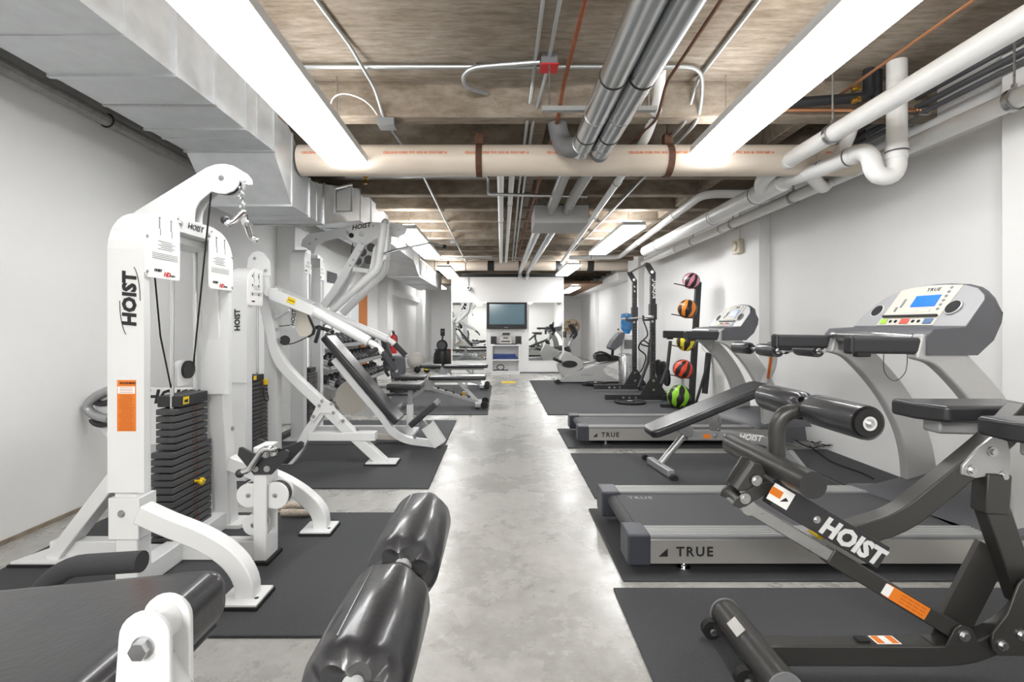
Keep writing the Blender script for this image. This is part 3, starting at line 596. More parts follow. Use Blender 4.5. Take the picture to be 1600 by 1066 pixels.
MB().cyl((-1.785, 2.735, .04), (-1.785, 2.735, .10), .05, 20).build('stack_bumper', 'rubb', t)
k = P(307, 752, 2.745)
MB().tube([(-1.73, 2.745, k.z), (-1.695, 2.745, k.z)], .008, 10).obox((-1.685, 2.745, k.z), .02, .045, .02).obox((-1.685, 2.745, k.z), .02, .02, .04).build('selector_pin', 'yellow', t, bevel=.005)
yk = 2.70; zp = P(283, 585, 2.66).z
MB().plate([(-1.79, yk-.05, zp-.07), (-1.79, yk+.045, zp-.07), (-1.79, yk+.045, zp+.03)]+[(-1.79, yk+.045*math.cos(q)-.002, zp+.03+.045*math.sin(q)) for q in [PI*i/8 for i in range(1, 8)]]+[(-1.79, yk-.05, zp+.03)], (.03, 0, 0)).build('pulley_block', 'white', t, bevel=.003)
MB().cyl((-1.76, yk+.03, zp+.02), (-1.745, yk+.03, zp+.02), .05, 24).build('pulley', 'black', t); bolts([(-1.759, yk, zp+.01)], (1, 0, 0), t, .01)
MB().tube([P(330, 300, 2.565), (-1.75, yk+.07, zp+.03)], .0045, 8).build('cable', 'rubb', t)
MB().tube([(-1.72, 2.42, 1.5), (-1.72, 2.46, 1.2), (-1.775, 2.62, .92)], .004, 8).build('cable', 'rubb', t)
# base
MB().beam((-2.38, 2.6, .065), (-1.25, 2.6, .065), .07, .10).build('base_beam', 'white', t, bevel=.005)
MB().beam((-1.72, 2.26, .065), (-1.72, 3.03, .065), .09, .10, side=(1, 0, 0)).build('base_beam', 'white', t, bevel=.005)
MB().beam((-2.35, 2.58, .03), (-1.93, 2.58, .577), .10, .07).build('rear_brace', 'white', t, bevel=.005)
MB().plate([(-2.52, 2.50, .026), (-2.28, 2.50, .026), (-2.20, 2.60, .026), (-2.28, 2.70, .026), (-2.45, 2.70, .026)], (0, 0, .012)).build('foot_plate', 'white', t)
MB().plate([(-2.53, 2.49, .012), (-2.27, 2.49, .012), (-2.19, 2.60, .012), (-2.28, 2.71, .012), (-2.46, 2.71, .012)], (0, 0, .014)).build('foot_pad', 'rubb', t)
for Y, px in ((2.2, [(222, 800), (262, 818), (320, 842), (362, 870), (385, 905), (390, 952)]), (2.95, [(360, 722), (400, 737), (440, 752), (478, 776), (500, 802), (503, 832)])):
    q = [p for p in spline(pp(px, Y), 5) if p.z > .06]; q.append(Vector((q[-1].x, Y, .03))); MB().sweep(q, .075, .085).build('front_leg', 'white', t, bevel=.006)
    x = q[-1].x; MB().box(x-.10, x+.08, Y-.085, Y+.08, .026, .038).build('foot_plate', 'white', t, bevel=.003); MB().box(x-.105, x+.085, Y-.09, Y+.085, .012, .027).build('foot_pad', 'rubb', t); bolts([(x+.055, Y-.03, .038)], (0, 0, 1), t, .008, .002, 'darkf')
MB().box(-1.78, -1.64, 2.205, 2.32, .28, .47).build('joint_sleeve', 'white', t, bevel=.004)
MB().plate([(-1.78, 2.97, .012), (-1.60, 2.97, .012), (-1.52, 3.06, .012), (-1.60, 3.13, .012), (-1.78, 3.13, .012)], (0, 0, .022)).build('foot_plate', 'white', t)
bolts([P(190, 803, 2.205)], (0, -1, 0), t, .014); bolts([(-1.64, 2.25, .36), (-1.64, 2.25, .67), (-1.655, 3.03, .36), (-1.655, 3.0, .62), (-1.66, 2.95, .95)], (1, 0, 0), t, .012)
bolts([(-1.77, 2.24, q) for q in (1.42, 1.56)], (-1, 0, 0), t, .008, .012)
# logo on near upright
text('HOIST', P(203, 468, 2.1885), (0, 0, 1), (-1, 0, 0), .082, 'ink', t, bold=.004, shear=.1, space=1.05)
for c, a0, a1 in ((0, .15, .45), (PI, .15, .45)):
    cc = P(203, 470, 2.189); MB().tube([cc+Vector((.046*math.cos(c+q)*1.0, -.0, .165*math.sin(c+q))) for q in [.0+i*.13 for i in range(10)]], .0016, 6).build('logo_arc', 'ink', t)
# warning sticker
wsx = (P(183, 0, 2.19).x+P(213, 0, 2.19).x)/2; z0, z1 = P(0, 674, 2.19).z, P(0, 594, 2.19).z; wd = .084
st_ = sticker((wsx, 2.189, (z0+z1)/2), (1, 0, 0), (0, 0, 1), wd, z1-z0, 'orange', t, 'warning_label')
MB().obox((wsx, 2.1878, z1-.045), wd*.92, .001, .032).build('label_band', 'sign', st_)
mb = MB()
for j in range(24): mb.obox((wsx+random.uniform(-.004, .004), 2.1878, z1-.07-j*.0067), wd*random.uniform(.55, .9), .001, .0022)
for j in range(4): mb.obox((wsx, 2.1870, z1-.034-j*.007), wd*.7, .001, .002)
mb.build('label_text', 'orangel', st_); text('WARNING', (wsx+.006, 2.1872, z1-.014), (1, 0, 0), (0, 0, 1), .015, 'ink', st_)
# low pulley post
for y in (2.527, 2.645): MB().box(-1.285, -1.218, y, y+.018, .03, .62).build('post_plate', 'white', t, bevel=.003)
MB().box(-1.285, -1.218, 2.54, 2.65, .03, .16).box(-1.285, -1.218, 2.54, 2.65, .42, .62).build('post_block', 'white', t, bevel=.003); MB().box(-1.3, -1.2, 2.51, 2.68, .012, .03).build('foot_pad', 'rubb', t)
for cx_, cz_, R in ((-1.325, .36, .062), (-1.185, .36, .07), (-1.30, .205, .055)):
    MB().cyl((cx_, 2.555, cz_), (cx_, 2.567, cz_), R, 28).build('pulley_guard', 'white', t); MB().cyl((cx_, 2.57, cz_), (cx_, 2.61, cz_), R*.93, 28).build('pulley', 'black', t); MB().cyl((cx_, 2.615, cz_), (cx_, 2.627, cz_), R, 28).build('pulley_guard', 'white', t); bolts([(cx_, 2.555, cz_)], (0, -1, 0), t, .01, .006)
cr = [(371, 712), (373, 700), (377, 699), (413, 717), (446, 703), (451, 706), (450, 714), (424, 742), (396, 742)]
MB().plate(pp(cr, 2.50), (0, .014, 0)).build('cradle_plate', 'darkf', t, bevel=.002); MB().plate([p+Vector((0, .19, 0)) for p in pp(cr, 2.50)], (0, .014, 0)).build('cradle_plate', 'darkf', t, bevel=.002)
bolts([P(399, 733, 2.5), P(417, 733, 2.5)], (0, -1, 0), t, .013, .008)
# bars
b = thing('curl_handle', 'bent chrome pull handle resting in the black cradle of the near tower', 'cable attachment', P(400, 730, 2.46))
MB().tube(fil(pp([(378, 738), (388, 736), (412, 700), (428, 703)], 2.47)+[P(432, 700, 2.62)], .03), .0155, 16).build('bar', 'chrome', b); MB().ball(P(375, 740, 2.47), .022, 14, 10).build('end_ball', 'darkf', b); MB().tube(pp([(424, 698), (428, 712)], 2.5), .02, 12).build('swivel', 'steel', b)
b = thing('pulldown_handle', 'chrome V-shaped pull handle hanging by a chain from the near tower arm', 'cable attachment', P(378, 330, 2.56))
MB().tube(fil([P(354, 347, 2.42), P(360, 352, 2.42), P(380, 331, 2.5), P(381, 336, 2.62), P(392, 372, 2.72), P(402, 375, 2.72)], .035), .0165, 16).build('bar', 'chrome', b); MB().ball(P(352, 344, 2.42), .022, 14, 10).build('end_ball', 'darkf', b); MB().ball(P(401, 375, 2.72), .013, 12, 8).build('end_cap', 'chrome', b)
MB().plate(pp([(375, 342), (380, 326), (385, 342), (382, 352), (377, 350)], 2.55), (0, .03, 0)).build('yoke', 'chrome', b, bevel=.003)
for i in range(5): MB().ring(P(375+i*.8, 288+i*8.2, 2.56), (1, 0, 0) if i % 2 else (0, 1, 0), .013, .0035, 14, 6).build('chain_link', 'chrome', b)
# accessory rack behind
t = thing('accessory_rack', 'white wall plate with black crescent hooks behind the near tower', 'rack', (-2.6, 3.4, .5))
Y = 3.34
MB().plate(pp([(176, 606), (300, 606), (300, 690), (182, 700), (140, 655), (150, 640), (142, 618)], Y), (0, .02, 0)).build('rack_plate', 'white', t, bevel=.003)
for cx_, cy_, s in ((165, 622, -1), (165, 655, -1)):
    a = [P(cx_+15*math.cos(q)-6, cy_+ (9 if s < 0 else -9)*math.sin(q), Y-.02) for q in [PI*i/8 for i in range(9)]]
    MB().tube(a, .020, 10).build('hook', 'darkf', t)
MB().tube(fil(pp([(178, 607), (150, 618), (133, 636), (148, 650), (170, 655)], Y-.03), .05), .03, 12).build('stored_bar', 'joint', t)
text('HOIST', P(268, 621, Y-.004), (1, 0, 0), (0, 0, 1), .13, 'ink', t, shear=.2, bold=.004)
tag(MB().tube(spline([FL(436, 805)+Vector((0, 0, .045)), FL(452, 800)+Vector((0, 0, .045)), FL(482, 803)+Vector((0, 0, .045)), FL(486, 808)+Vector((0, 0, .045)), FL(478, 812)+Vector((0, 0, .045)), FL(440, 812)+Vector((0, 0, .045))]), .022, 12).build('rope_handle', 'rope'), 'coiled beige rope handle on the mat behind the low pulley post', 'rope')

# ================= press machine B =================
t = thing('lever_press', 'white press machine with two long lever arms in the middle of the left row', 'exercise machine', (-1.9, 4.4, .012))
Y = 4.40
MB().sweep(spline(pp([(404, 402), (413, 455), (424, 512), (441, 568), (500, 628), (552, 679), (602, 725)], Y), 5), .09, .088).build('main_frame', 'white', t, bevel=.006)
MB().box(-1.20, -.93, Y-.09, Y+.09, .024, .036).build('foot_plate', 'white', t, bevel=.003); MB().box(-1.21, -.92, Y-.1, Y+.1, .012, .025).build('foot_pad', 'rubb', t)
MB().sweep(spline(pp([(512, 632), (484, 672), (466, 704), (452, 722), (440, 733)], Y), 4), .08, .08).build('rear_leg', 'white', t, bevel=.006)
MB().beam(P(484, 681, Y), P(588, 681, Y), .098, .075).build('cross_bar', 'white', t, bevel=.005)
gs = [(498, 627), (505, 622), (520, 630), (531, 655), (528, 662), (515, 646), (500, 646), (490, 660), (484, 655)]
MB().plate(pp(gs, Y-.055), (0, .01, 0)).build('gusset', 'white', t, bevel=.002); bolts(pp([(503, 627), (499, 634), (518, 631), (521, 645), (490, 651), (536, 658), (559, 671)], Y-.056), (0, -1, 0), t, .013, .01)
hd = [(385, 420), (388, 403), (394, 395), (403, 392), (412, 395), (421, 407), (423, 432), (406, 430), (388, 436)]
MB().plate(pp(hd, Y-.06), (0, .012, 0)).plate(pp(hd, Y+.05), (0, .012, 0)).build('head_plate', 'white', t, bevel=.003); bolts(pp([(398, 404), (415, 423)], Y-.06), (0, -1, 0), t, .012)
MB().cyl(P(419, 457, Y-.09), P(419, 457, Y+.06), .035, 20).build('pivot', 'chrome', t)
Ya, Yb = 4.28, 4.95
def armp(Y, px, grip, sh):
    MB().loft([[P(px[0][0], px[0][1]-9, Y-.03), P(px[0][0], px[0][1]-9, Y+.03), P(px[0][0]-2, px[0][1]+9, Y+.03), P(px[0][0]-2, px[0][1]+9, Y-.03)], [P(px[1][0]+2, px[1][1]-8, Y-.03), P(px[1][0]+2, px[1][1]-8, Y+.03), P(px[1][0]-3, px[1][1]+8, Y+.03), P(px[1][0]-3, px[1][1]+8, Y-.03)]]).build('lever_plate', 'white', t, bevel=.004)
    MB().tube(pp([px[1], px[2]], Y), .046 if sh else .038, 20).build('lever_arm', 'white', t)
    MB().tube(fil(pp([px[2], px[3], px[4]], Y), .05), .027, 16).build('lever_end', 'white', t)
    MB().tube(pp([grip[0], grip[1]], Y), .028, 16).build('hand_grip', 'foam', t); MB().ball(P(*grip[1], Y), .02, 10, 8).build('end_cap', 'chrome', t)
armp(Ya, [(421, 458), (492, 487), (576, 534), (592, 543), (598, 552)], [(598, 550), (618, 580)], True)
MB().tube([P(590, 545, Ya), P(576, 552, Ya-.1)], .024, 14).build('hand_grip', 'foam', t)
armp(Yb, [(430, 455), (500, 484), (605, 530), (612, 534), (617, 538)], [(617, 538), (634, 556)], False)
MB().beam(P(480, 480, Ya), P(492, 476, Yb), .05, .05, side=(0, 0, 1)).build('arm_link', 'white', t, bevel=.004)
s_ = sticker(P(455, 470, Ya-.033), (1, 0, -.42), (.42, 0, 1), .072, .05, 'yellow', t, 'caution_label'); text('CAUTION', P(455, 470, Ya-.036), (1, 0, -.42), (.42, 0, 1), .013, 'ink', s_)
cm = [(455, 476), (468, 480), (478, 490), (484, 505), (488, 514), (486, 522), (478, 527), (468, 526), (462, 516), (462, 500), (456, 488)]
MB().plate(pp(cm, Y-.04), (0, .02, 0)).build('cam', 'beige', t, bevel=.003); MB().plate([p+Vector((.01, .03, -.005)) for p in pp(cm, Y-.04)], (0, .03, 0)).build('cam_groove', 'black', t)
MB().plate(pp([(452, 478), (460, 482), (463, 500), (460, 514), (453, 510), (455, 495)], Y-.06), (0, .008, 0)).build('logo_plate', 'white', t); text('HOIST', P(458.5, 497, Y-.065), (.1, 0, 1), (-1, 0, .1), .05, 'ink', t, shear=.2, bold=.001)
MB().cyl(P(445, 532, Y-.03), P(445, 532, Y+.01), .045, 24).build('pulley', 'black', t); MB().tube(spline(pp([(444, 539), (460, 536), (478, 528)], Y), 4), .005, 6).build('cable', 'rubb', t); MB().tube(pp([(436, 510), (455, 508)], Y), .004, 6).build('cable', 'rubb', t)
MB().tube(pp([(430, 497), (452, 485)], Y), .014, 12).build('stop_bar', 'white', t)
bolts(pp([(433, 515), (436, 531)], Y-.05), (0, -1, 0), t, .012)
# tower B with stack
xb = P(372, 0, 3.95).x
MB().box(-2.15, -2.03, 3.88, 3.98, .012, 1.6).box(-2.15, -2.03, 4.42, 4.52, .012, 1.6).build('upright', 'white', t, bevel=.006)
shroud(3.87, 1, zt=1.73, zb=.8, x0=-2.16, x1=-2.02, r=.15, p=t)
placard(3.88, 1, .24, -2.02, 1.42, 1.72, t, r=.13, red=False)
for i in range(3):
    for j in range(2): MB().obox((-2.0125, 3.95+j*.1, 1.66-i*.075), .001, .014, .02).build('diagram', 'ink', t)
text('HOIST', (-2.09, 3.865, 1.3), (0, 0, 1), (-1, 0, 0), .06, 'ink', t, bold=.002)
zt = stack(-2.14, 4.2, .08, 20, 0, t, W=.3, D=.12, pitch=.035)
MB().box(-2.19, -2.09, 4.1, 4.3, zt, zt+.05).build('stack_head', 'darkf', t, bevel=.003); sticker((-2.089, 4.14, zt+.03), (0, 1, 0), (0, 0, 1), .05, .035, 'yellow', t)
for y in (4.12, 4.28): MB().cyl((-2.14, y, .05), (-2.14, y, 1.62), .011, 12).build('guide_rod', 'chrome', t)
MB().obox((-2.06, 4.27, P(0, 597, 4.27).z), .03, .04, .05).build('selector_pin', 'yellow', t, bevel=.006)
MB().tube(spline([(-2.07, 4.25, .72), (-2.05, 4.22, .62), (-2.05, 4.3, .6), (-2.07, 4.3, .7)], 4), .004, 6).build('pin_tether', 'rubb', t)
MB().beam((-2.45, 4.2, .07), (-2.0, 4.25, .07), .07, .09).build('base_beam', 'white', t, bevel=.005)

# ================= multi-gym C =================
t = thing('multi_gym', 'tall white multi-gym with arched top boom, inclined dark pad and lat bar', 'exercise machine', (-1.9, 5.5, .012))
for y in (5.28, 5.78): MB().box(-2.28, -2.14, y, y+.1, .012, 1.95).build('upright', 'white', t, bevel=.006); MB().box(-2.34, -2.10, y-.05, y+.15, .012, .026).build('foot_plate', 'white', t)
shroud(5.26, 1, zt=2.10, zb=.9, x0=-2.28, x1=-2.13, r=.16, p=t); shroud(5.89, -1, zt=2.08, zb=.9, x0=-2.28, x1=-2.13, r=.16, p=t)
placard(5.27, 1, .17, -2.13, 1.83, 2.08, t, r=.14, red=False); placard(5.88, -1, .14, -2.13, 1.80, 2.06, t, r=.12, red=False)
zt = stack(-2.2, 5.57, .08, 19, 0, t, W=.26, D=.11, pitch=.034)
MB().box(-2.25, -2.15, 5.5, 5.66, zt, zt+.05).build('stack_head', 'darkf', t)
for y in (5.5, 5.63): MB().cyl((-2.2, y, .05), (-2.2, y, 1.97), .012, 12).build('guide_rod', 'chrome', t)
MB().obox((-2.12, 5.6, P(0, 620, 5.6).z), .03, .05, .05).build('selector_pin', 'yellow', t, bevel=.006)
bm_ = [(470, 385), (472, 375), (481, 366), (530, 357), (548, 352), (575, 347), (615, 348), (630, 351), (636, 359), (632, 366), (622, 371), (609, 369), (595, 370), (584, 375), (574, 382), (562, 382), (548, 376), (541, 371), (532, 371), (505, 377), (495, 384), (490, 397), (483, 397), (480, 388)]
MB().plate(pp(bm_, 5.50), (0, .015, 0)).plate(pp(bm_, 5.60), (0, .015, 0)).build('top_boom', 'white', t, bevel=.003)
MB().beam(P(480, 376, 5.56), P(545, 362, 5.56), .09, .06).build('boom_tube', 'white', t)
text('HOIST', P(564, 354, 5.497), (1, 0, .17), (-.17, 0, 1), .075, 'ink', t, shear=.3, bold=.002)
b = MB(); b.cyl(P(549, 368, 5.498), P(549, 368, 5.49), .028, 20); b.build('boom_hole', 'rubb', t); bolts(pp([(565, 366)], 5.5), (0, -1, 0), t, .026, .01); bolts(pp([(494, 374), (484, 381), (543, 363), (583, 353), (609, 356), (623, 359)], 5.5), (0, -1, 0), t, .011, .01)
MB().sweep(pp([(567, 380), (523, 456), (506, 478)], 5.5), .06, .085).sweep([p+Vector((0, .2, 0)) for p in pp([(567, 380), (523, 456), (506, 478)], 5.5)], .04, .085).build('diagonal_strut', 'white', t, bevel=.005)
bolts(pp([(566, 381), (563, 393), (552, 406), (547, 415)], 5.46), (0, -1, 0), t, .011, .01)
MB().tube(fil(pp([(600, 350), (590, 420), (519, 485)], 5.2), .06), .042, 18).build('press_arm', 'white', t); MB().tube(fil(pp([(606, 366), (601, 425), (535, 490)], 5.7), .08), .044, 18).build('press_arm', 'white', t)
MB().plate(pp([(594, 362), (596, 345), (602, 341), (607, 345), (608, 360), (603, 405), (590, 412)], 5.2), (0, .06, 0)).build('yoke_plate', 'white', t, bevel=.004)
MB().ring(P(602, 347, 5.19), (0, 1, 0), .028, .008).build('yoke_ring', 'steel', t)
MB().plate(pp([(583, 388), (587, 382), (583, 425), (576, 427)], 5.3), (0, .05, 0)).build('yoke_brace', 'white', t, bevel=.003)
for px, py, R in ((566, 394, .05), (580, 387, .05), (576, 406, .05), (559, 408, .045), (573, 376, .045)): MB().cyl(P(px, py, 5.52), P(px, py, 5.58), R, 22).build('pulley', 'black', t)
MB().beam(P(552, 421, 5.52), P(576, 424, 5.52), .06, .05).build('cross_bar', 'white', t, bevel=.003)
MB().tube([P(551, 380, 5.56), P(548, 408, 5.56)], .005, 6).build('cable', 'rubb', t)
# inclined pad
def padp(pxA, pxB, Y, wd, th, name='pad', m='vinyl', p=None, bevel=.02):
    a = P(*pxA, Y); b = P(*pxB, Y); d = (b-a).normalized(); up = d.cross(Vector((0, 1, 0))); up = up if up.z > 0 else -up
    return MB().obox((a+b)/2, (b-a).length, wd, th, d, (0, 1, 0), up).build(name, m, p, bevel=bevel, seg=4)
padp((512, 526), (624, 657), 5.08, .30, .075, 'incline_pad', 'vinyl', t)
padp((644, 662), (684, 628), 4.98, .30, .06, 'foot_seat_pad', 'vinyl', t, .015)
MB().sweep(spline(pp([(523, 561), (560, 607), (598, 652), (613, 674), (636, 687), (668, 692), (684, 694)], 5.0), 4), .07, .07).build('pad_frame', 'white', t, bevel=.004)
MB().beam(P(668, 664, 5.0), P(688, 694, 5.0), .12, .13).build('pad_foot', 'white', t, bevel=.004); bolts(pp([(648, 683)], 4.96), (0, -1, 0), t, .014)
MB().beam(P(652, 650, 5.0), P(672, 672, 5.0), .05, .04).build('seat_slide', 'joint', t)
MB().cyl(P(552, 620, 5.4), P(552, 620, 5.43), .19, 32).build('cam', 'beige', t); MB().plate(pp([(575, 630), (600, 632), (598, 645), (580, 652), (563, 650)], 5.35), (0, .03, 0)).build('cam_guard', 'white', t)
MB().plate(pp([(526, 570), (540, 575), (553, 590), (548, 600), (532, 588)], 5.5), (0, .03, 0)).build('cam_guard', 'joint', t)
MB().beam(P(522, 624, 5.45), P(575, 618, 5.45), .05, .04).build('link_bar', 'beige', t); MB().beam(P(518, 622, 5.6), P(546, 598, 5.6), .06, .05).build('link_bar', 'joint', t)
MB().beam((-2.2, 5.55, .07), (-1.0, 5.55, .07), .07, .09).box(-1.06, -.97, 5.3, 5.8, .012, .05).build('base_beam', 'white', t, bevel=.004)
MB().beam(P(588, 682, 5.2), P(640, 684, 5.2), .06, .05).build('beam_insert', 'beige', t)
MB().beam((-1.05, 5.65, .02), (-1.05, 5.65, .34), .07, .07).build('seat_post', 'white', t, bevel=.004); MB().beam((-1.05, 5.65, .3), (-1.05, 5.65, .5), .045, .045).build('seat_slide', 'joint', t)
MB().box(-1.29, -.9, 5.47, 5.80, .525, .60).build('seat_pad', 'vinyl', t, bevel=.025, seg=4)
# black handles at the head of the incline pad
MB().tube(fil([P(486, 515, 4.9), P(500, 510, 4.95), P(497, 522, 4.8), P(493, 535, 4.75)], .03), .018, 10).build('hand_grip', 'foam', t); MB().tube([P(500, 512, 4.9), P(520, 518, 5.25)], .02, 10).build('hand_grip', 'foam', t); MB().ring(P(512, 512, 5.0), (0, 1, .4), .045, .01).build('pad_bracket', 'chrome', t)
MB().tube(fil([P(600, 533, 5.7), P(606, 556, 5.7), P(601, 570, 5.7), P(607, 580, 5.7)], .05), .03, 10).build('press_handle', 'darkf', t)
b = thing('lat_bar', 'long bent steel lat bar hanging from the tall white multi-gym boom', 'cable attachment', P(636, 388, 5.5))
MB().tube(fil([P(600, 397, 5.0), P(618, 391, 5.2), P(671, 380, 5.9), P(694, 385, 6.0)], .05), .014, 12).build('bar', 'steel', b); MB().cyl(P(692, 384.6, 6.0), P(697, 386, 6.0), .022).build('end_cap', 'rubb', b)
for i in range(6): MB().ring(P(634+i*.6, 366+i*4, 5.5), (1, 0, 0) if i % 2 else (0, 1, 0), .016, .004, 12, 6).build('chain_link', 'steel', b)

# ================= dumbbell rack and dumbbells =================
t = thing('dumbbell_rack', 'grey three-tier dumbbell rack along the left wall', 'rack', (-2.55, 8.3, 0))
for z, x in ((.98, -2.62), (.68, -2.52), (.38, -2.42)):
    MB().obox((x, 8.35, z), .30, 3.0, .02, (1, 0, -.35), (0, 1, 0), (.35, 0, 1)).obox((x+.13, 8.35, z-.03), .02, 3.0, .06).build('shelf', 'joint', t)
for y in (6.9, 9.8):
    MB().beam((-2.72, y, 1.1), (-2.5, y, .04), .06, .08).beam((-2.78, y, .03), (-2.25, y, .03), .06, .05).build('end_frame', 'joint', t, bevel=.004)
base = None; k = 0
for ti, (z, x) in enumerate(((.98, -2.62), (.68, -2.52), (.38, -2.42))):
    for i in range(13):
        y = 7.0+i*.22; s = 'upper middle lower'.split()[ti]
        lab = '%s black dumbbell from the near end on the %s rack shelf' % ('first second third fourth fifth sixth seventh eighth ninth tenth eleventh twelfth thirteenth'.split()[i], s)
        if base is None:
            base = thing('dumbbell', lab, 'dumbbell', (x, y, z+.075), 'black dumbbells on the grey rack')
            MB().cyl((x-.06, y, z+.075), (x+.06, y, z+.075), .016, 10).build('handle', 'chrome', base)
            for q in (-.1, .1): MB().tube([(x+q-.045, y, z+.075), (x+q-.03, y, z+.075), (x+q+.03, y, z+.075), (x+q+.045, y, z+.075)], [.052, .062, .062, .052], 6).build('head', 'darkf', base)
        else:
            o = dup(base, label=lab); o.location = (x, y, z+.075); sc = .8+.03*(i % 5)
        # all share one orientation, tipped with the shelf
for o in list(C.objects):
    if o.name.startswith('dumbbell') and o.get('category') == 'dumbbell': o.rotation_euler = (0, math.radians(19), 0)
# flat benches
def bench(x0, xm, x1, Y, zt, label, grp):
    t = thing('flat_bench', label, 'bench', ((x0+x1)/2, Y, .012), grp)
    MB().box(x0, xm-.02, Y-.14, Y+.14, zt-.065, zt).build('seat_pad', 'vinyl', t, bevel=.025, seg=4); MB().box(xm+.03, x1, Y-.14, Y+.14, zt-.065, zt).build('back_pad', 'vinyl', t, bevel=.025, seg=4)
    MB().beam((xm, Y, zt-.09), (x1-.08, Y, zt-.09), .05, .04).build('back_rail', 'joint', t)
    MB().cyl((xm+.02, Y-.05, zt-.14), (xm+.02, Y+.05, zt-.14), .085, 24).build('hinge_plate', 'joint', t)
    a = Vector((xm+.05, Y, zt-.2)); b = Vector((x1-.12, Y, .09))
    MB().beam(a, b, .06, .05).build('ladder_beam', 'joint', t, bevel=.003)
    for q in range(5): c = a.lerp(b, .15+q*.16); MB().obox(c+Vector((.01, 0, .04)), .03, .05, .04).build('notch', 'darkf', t)
    MB().beam((x1-.42, Y, zt-.1), b+Vector((-.03, 0, .03)), .04, .05).build('support_strut', 'steel', t)
    MB().cyl(b+Vector((-.22, -.04, .13)), b+Vector((-.22, .04, .13)), .03).build('pop_pin', 'brass', t)
    MB().beam((x1-.3, Y, zt-.1), (x1-.3, Y, zt-.2), .04, .03).build('stop_post', 'joint', t)
    MB().box(b.x-.04, b.x+.05, Y-.22, Y+.22, .04, .10).build('rear_foot', 'joint', t, bevel=.006)
    for q in (-.23, .23): MB().cyl((b.x+.1, Y+q-.02, .075), (b.x+.1, Y+q+.02, .075), .055, 20).build('wheel', 'rubb', t)
    MB().beam((xm-.05, Y, zt-.2), (x0+.05, Y, .05), .05, .05).build('front_leg', 'joint', t); MB().box(x0, x0+.07, Y-.24, Y+.24, .012, .06).build('front_foot', 'joint', t, bevel=.006)
    MB().tube([(xm-.3, Y, zt-.08), (xm-.05, Y, zt-.14)], .02).build('seat_bracket', 'joint', t)
bench(-1.55, -1.12, -.22, 7.45, .50, 'adjustable bench set flat, nearer of the two by the aisle', 'adjustable benches')
bench(-1.60, -1.16, -.25, 9.7, .49, 'adjustable bench set flat, farther of the two by the aisle', 'adjustable benches')
# dark exercise bike behind
t = thing('exercise_bike', 'dark grey upright exercise bike behind the white lever handles', 'exercise bike', (-1.75, 8.9, .0))
Y = 8.9
MB().plate(pp([(613, 556), (631, 557), (633, 580), (627, 592), (612, 592), (608, 575)], Y), (0, .14, 0)).build('flywheel_housing', 'greyd', t, bevel=.03, seg=4)
MB().sweep(pp([(601, 530), (604, 548), (611, 568)], Y+.07), .09, .14).build('console_mast', 'darkf', t, bevel=.02); MB().tube(fil(pp([(598, 542), (606, 562), (602, 580), (608, 588)], Y), .06), .03).build('handlebar', 'black', t)
MB().box(-2.1, -1.6, Y-.25, Y-.18, 0, .05).box(-2.1, -1.6, Y+.3, Y+.37, 0, .05).box(-1.9, -1.8, Y-.2, Y+.32, .04, .12).build('base', 'darkf', t, bevel=.005)
MB().tube([(-1.95, Y+.07, .1), (-2.05, Y+.07, .62)], .03).build('seat_post', 'joint', t); MB().box(-2.18, -1.93, Y-.05, Y+.18, .62, .68).build('saddle', 'black', t, bevel=.02)
# kettlebells etc.
def kettle(px, py, label, band=False):
    c = FL(px, py); t = thing('kettlebell', label, 'kettlebell', c, 'kettlebells on the floor'); r = .09
    MB().ball(c+Vector((0, 0, r)), r, 16, 10).build('bell', 'rubb', t); MB().tube(fil([c+Vector((-.06, 0, .14)), c+Vector((-.055, 0, .23)), c+Vector((.055, 0, .23)), c+Vector((.06, 0, .14))], .04), .013, 10).build('handle', 'steel', t)
    if band: MB().cyl(c+Vector((0, 0, .085)), c+Vector((0, 0, .12)), r*1.01, 20).build('band', 'yellow', t)
kettle(619, 604, 'black kettlebell with a yellow band, behind the near bench', True); kettle(632, 603, 'plain black kettlebell right of the yellow-banded one'); kettle(645, 603, 'plain black kettlebell farthest right in the kettlebell row')
kettle(652, 583, 'black kettlebell beside the silver exercise ball'); kettle(667, 583, 'black kettlebell with a yellow band under the far bench', True)
c = Vector((-2.42, 13.9, .26)); o = MB().ball(c, .25, 32, 20).build('exercise_ball', 'ball'); tag(o, 'large silver exercise ball against the left wall', 'ball')
t = thing('fire_extinguisher', 'red fire extinguisher on the left wall pilaster', 'fire extinguisher', (-2.56, 11.6, .6))
MB().lathe((-2.54, 11.55, .6), [(.02, 0), (.075, .01), (.078, .03), (.078, .36), (.06, .42), (.03, .45), (.028, .48)], n=20).build('cylinder', 'red', t); MB().obox((-2.54, 11.55, 1.1), .05, .06, .05).obox((-2.54, 11.47, 1.14), .03, .14, .02).build('valve', 'black', t); MB().tube(spline([(-2.54, 11.52, 1.08), (-2.45, 11.5, 1.0), (-2.45, 11.5, .8)], 4), .012).build('hose', 'black', t); sticker((-2.54, 11.47, .85), (1, 0, 0), (0, 0, 1), .09, .12, 'sign', t)
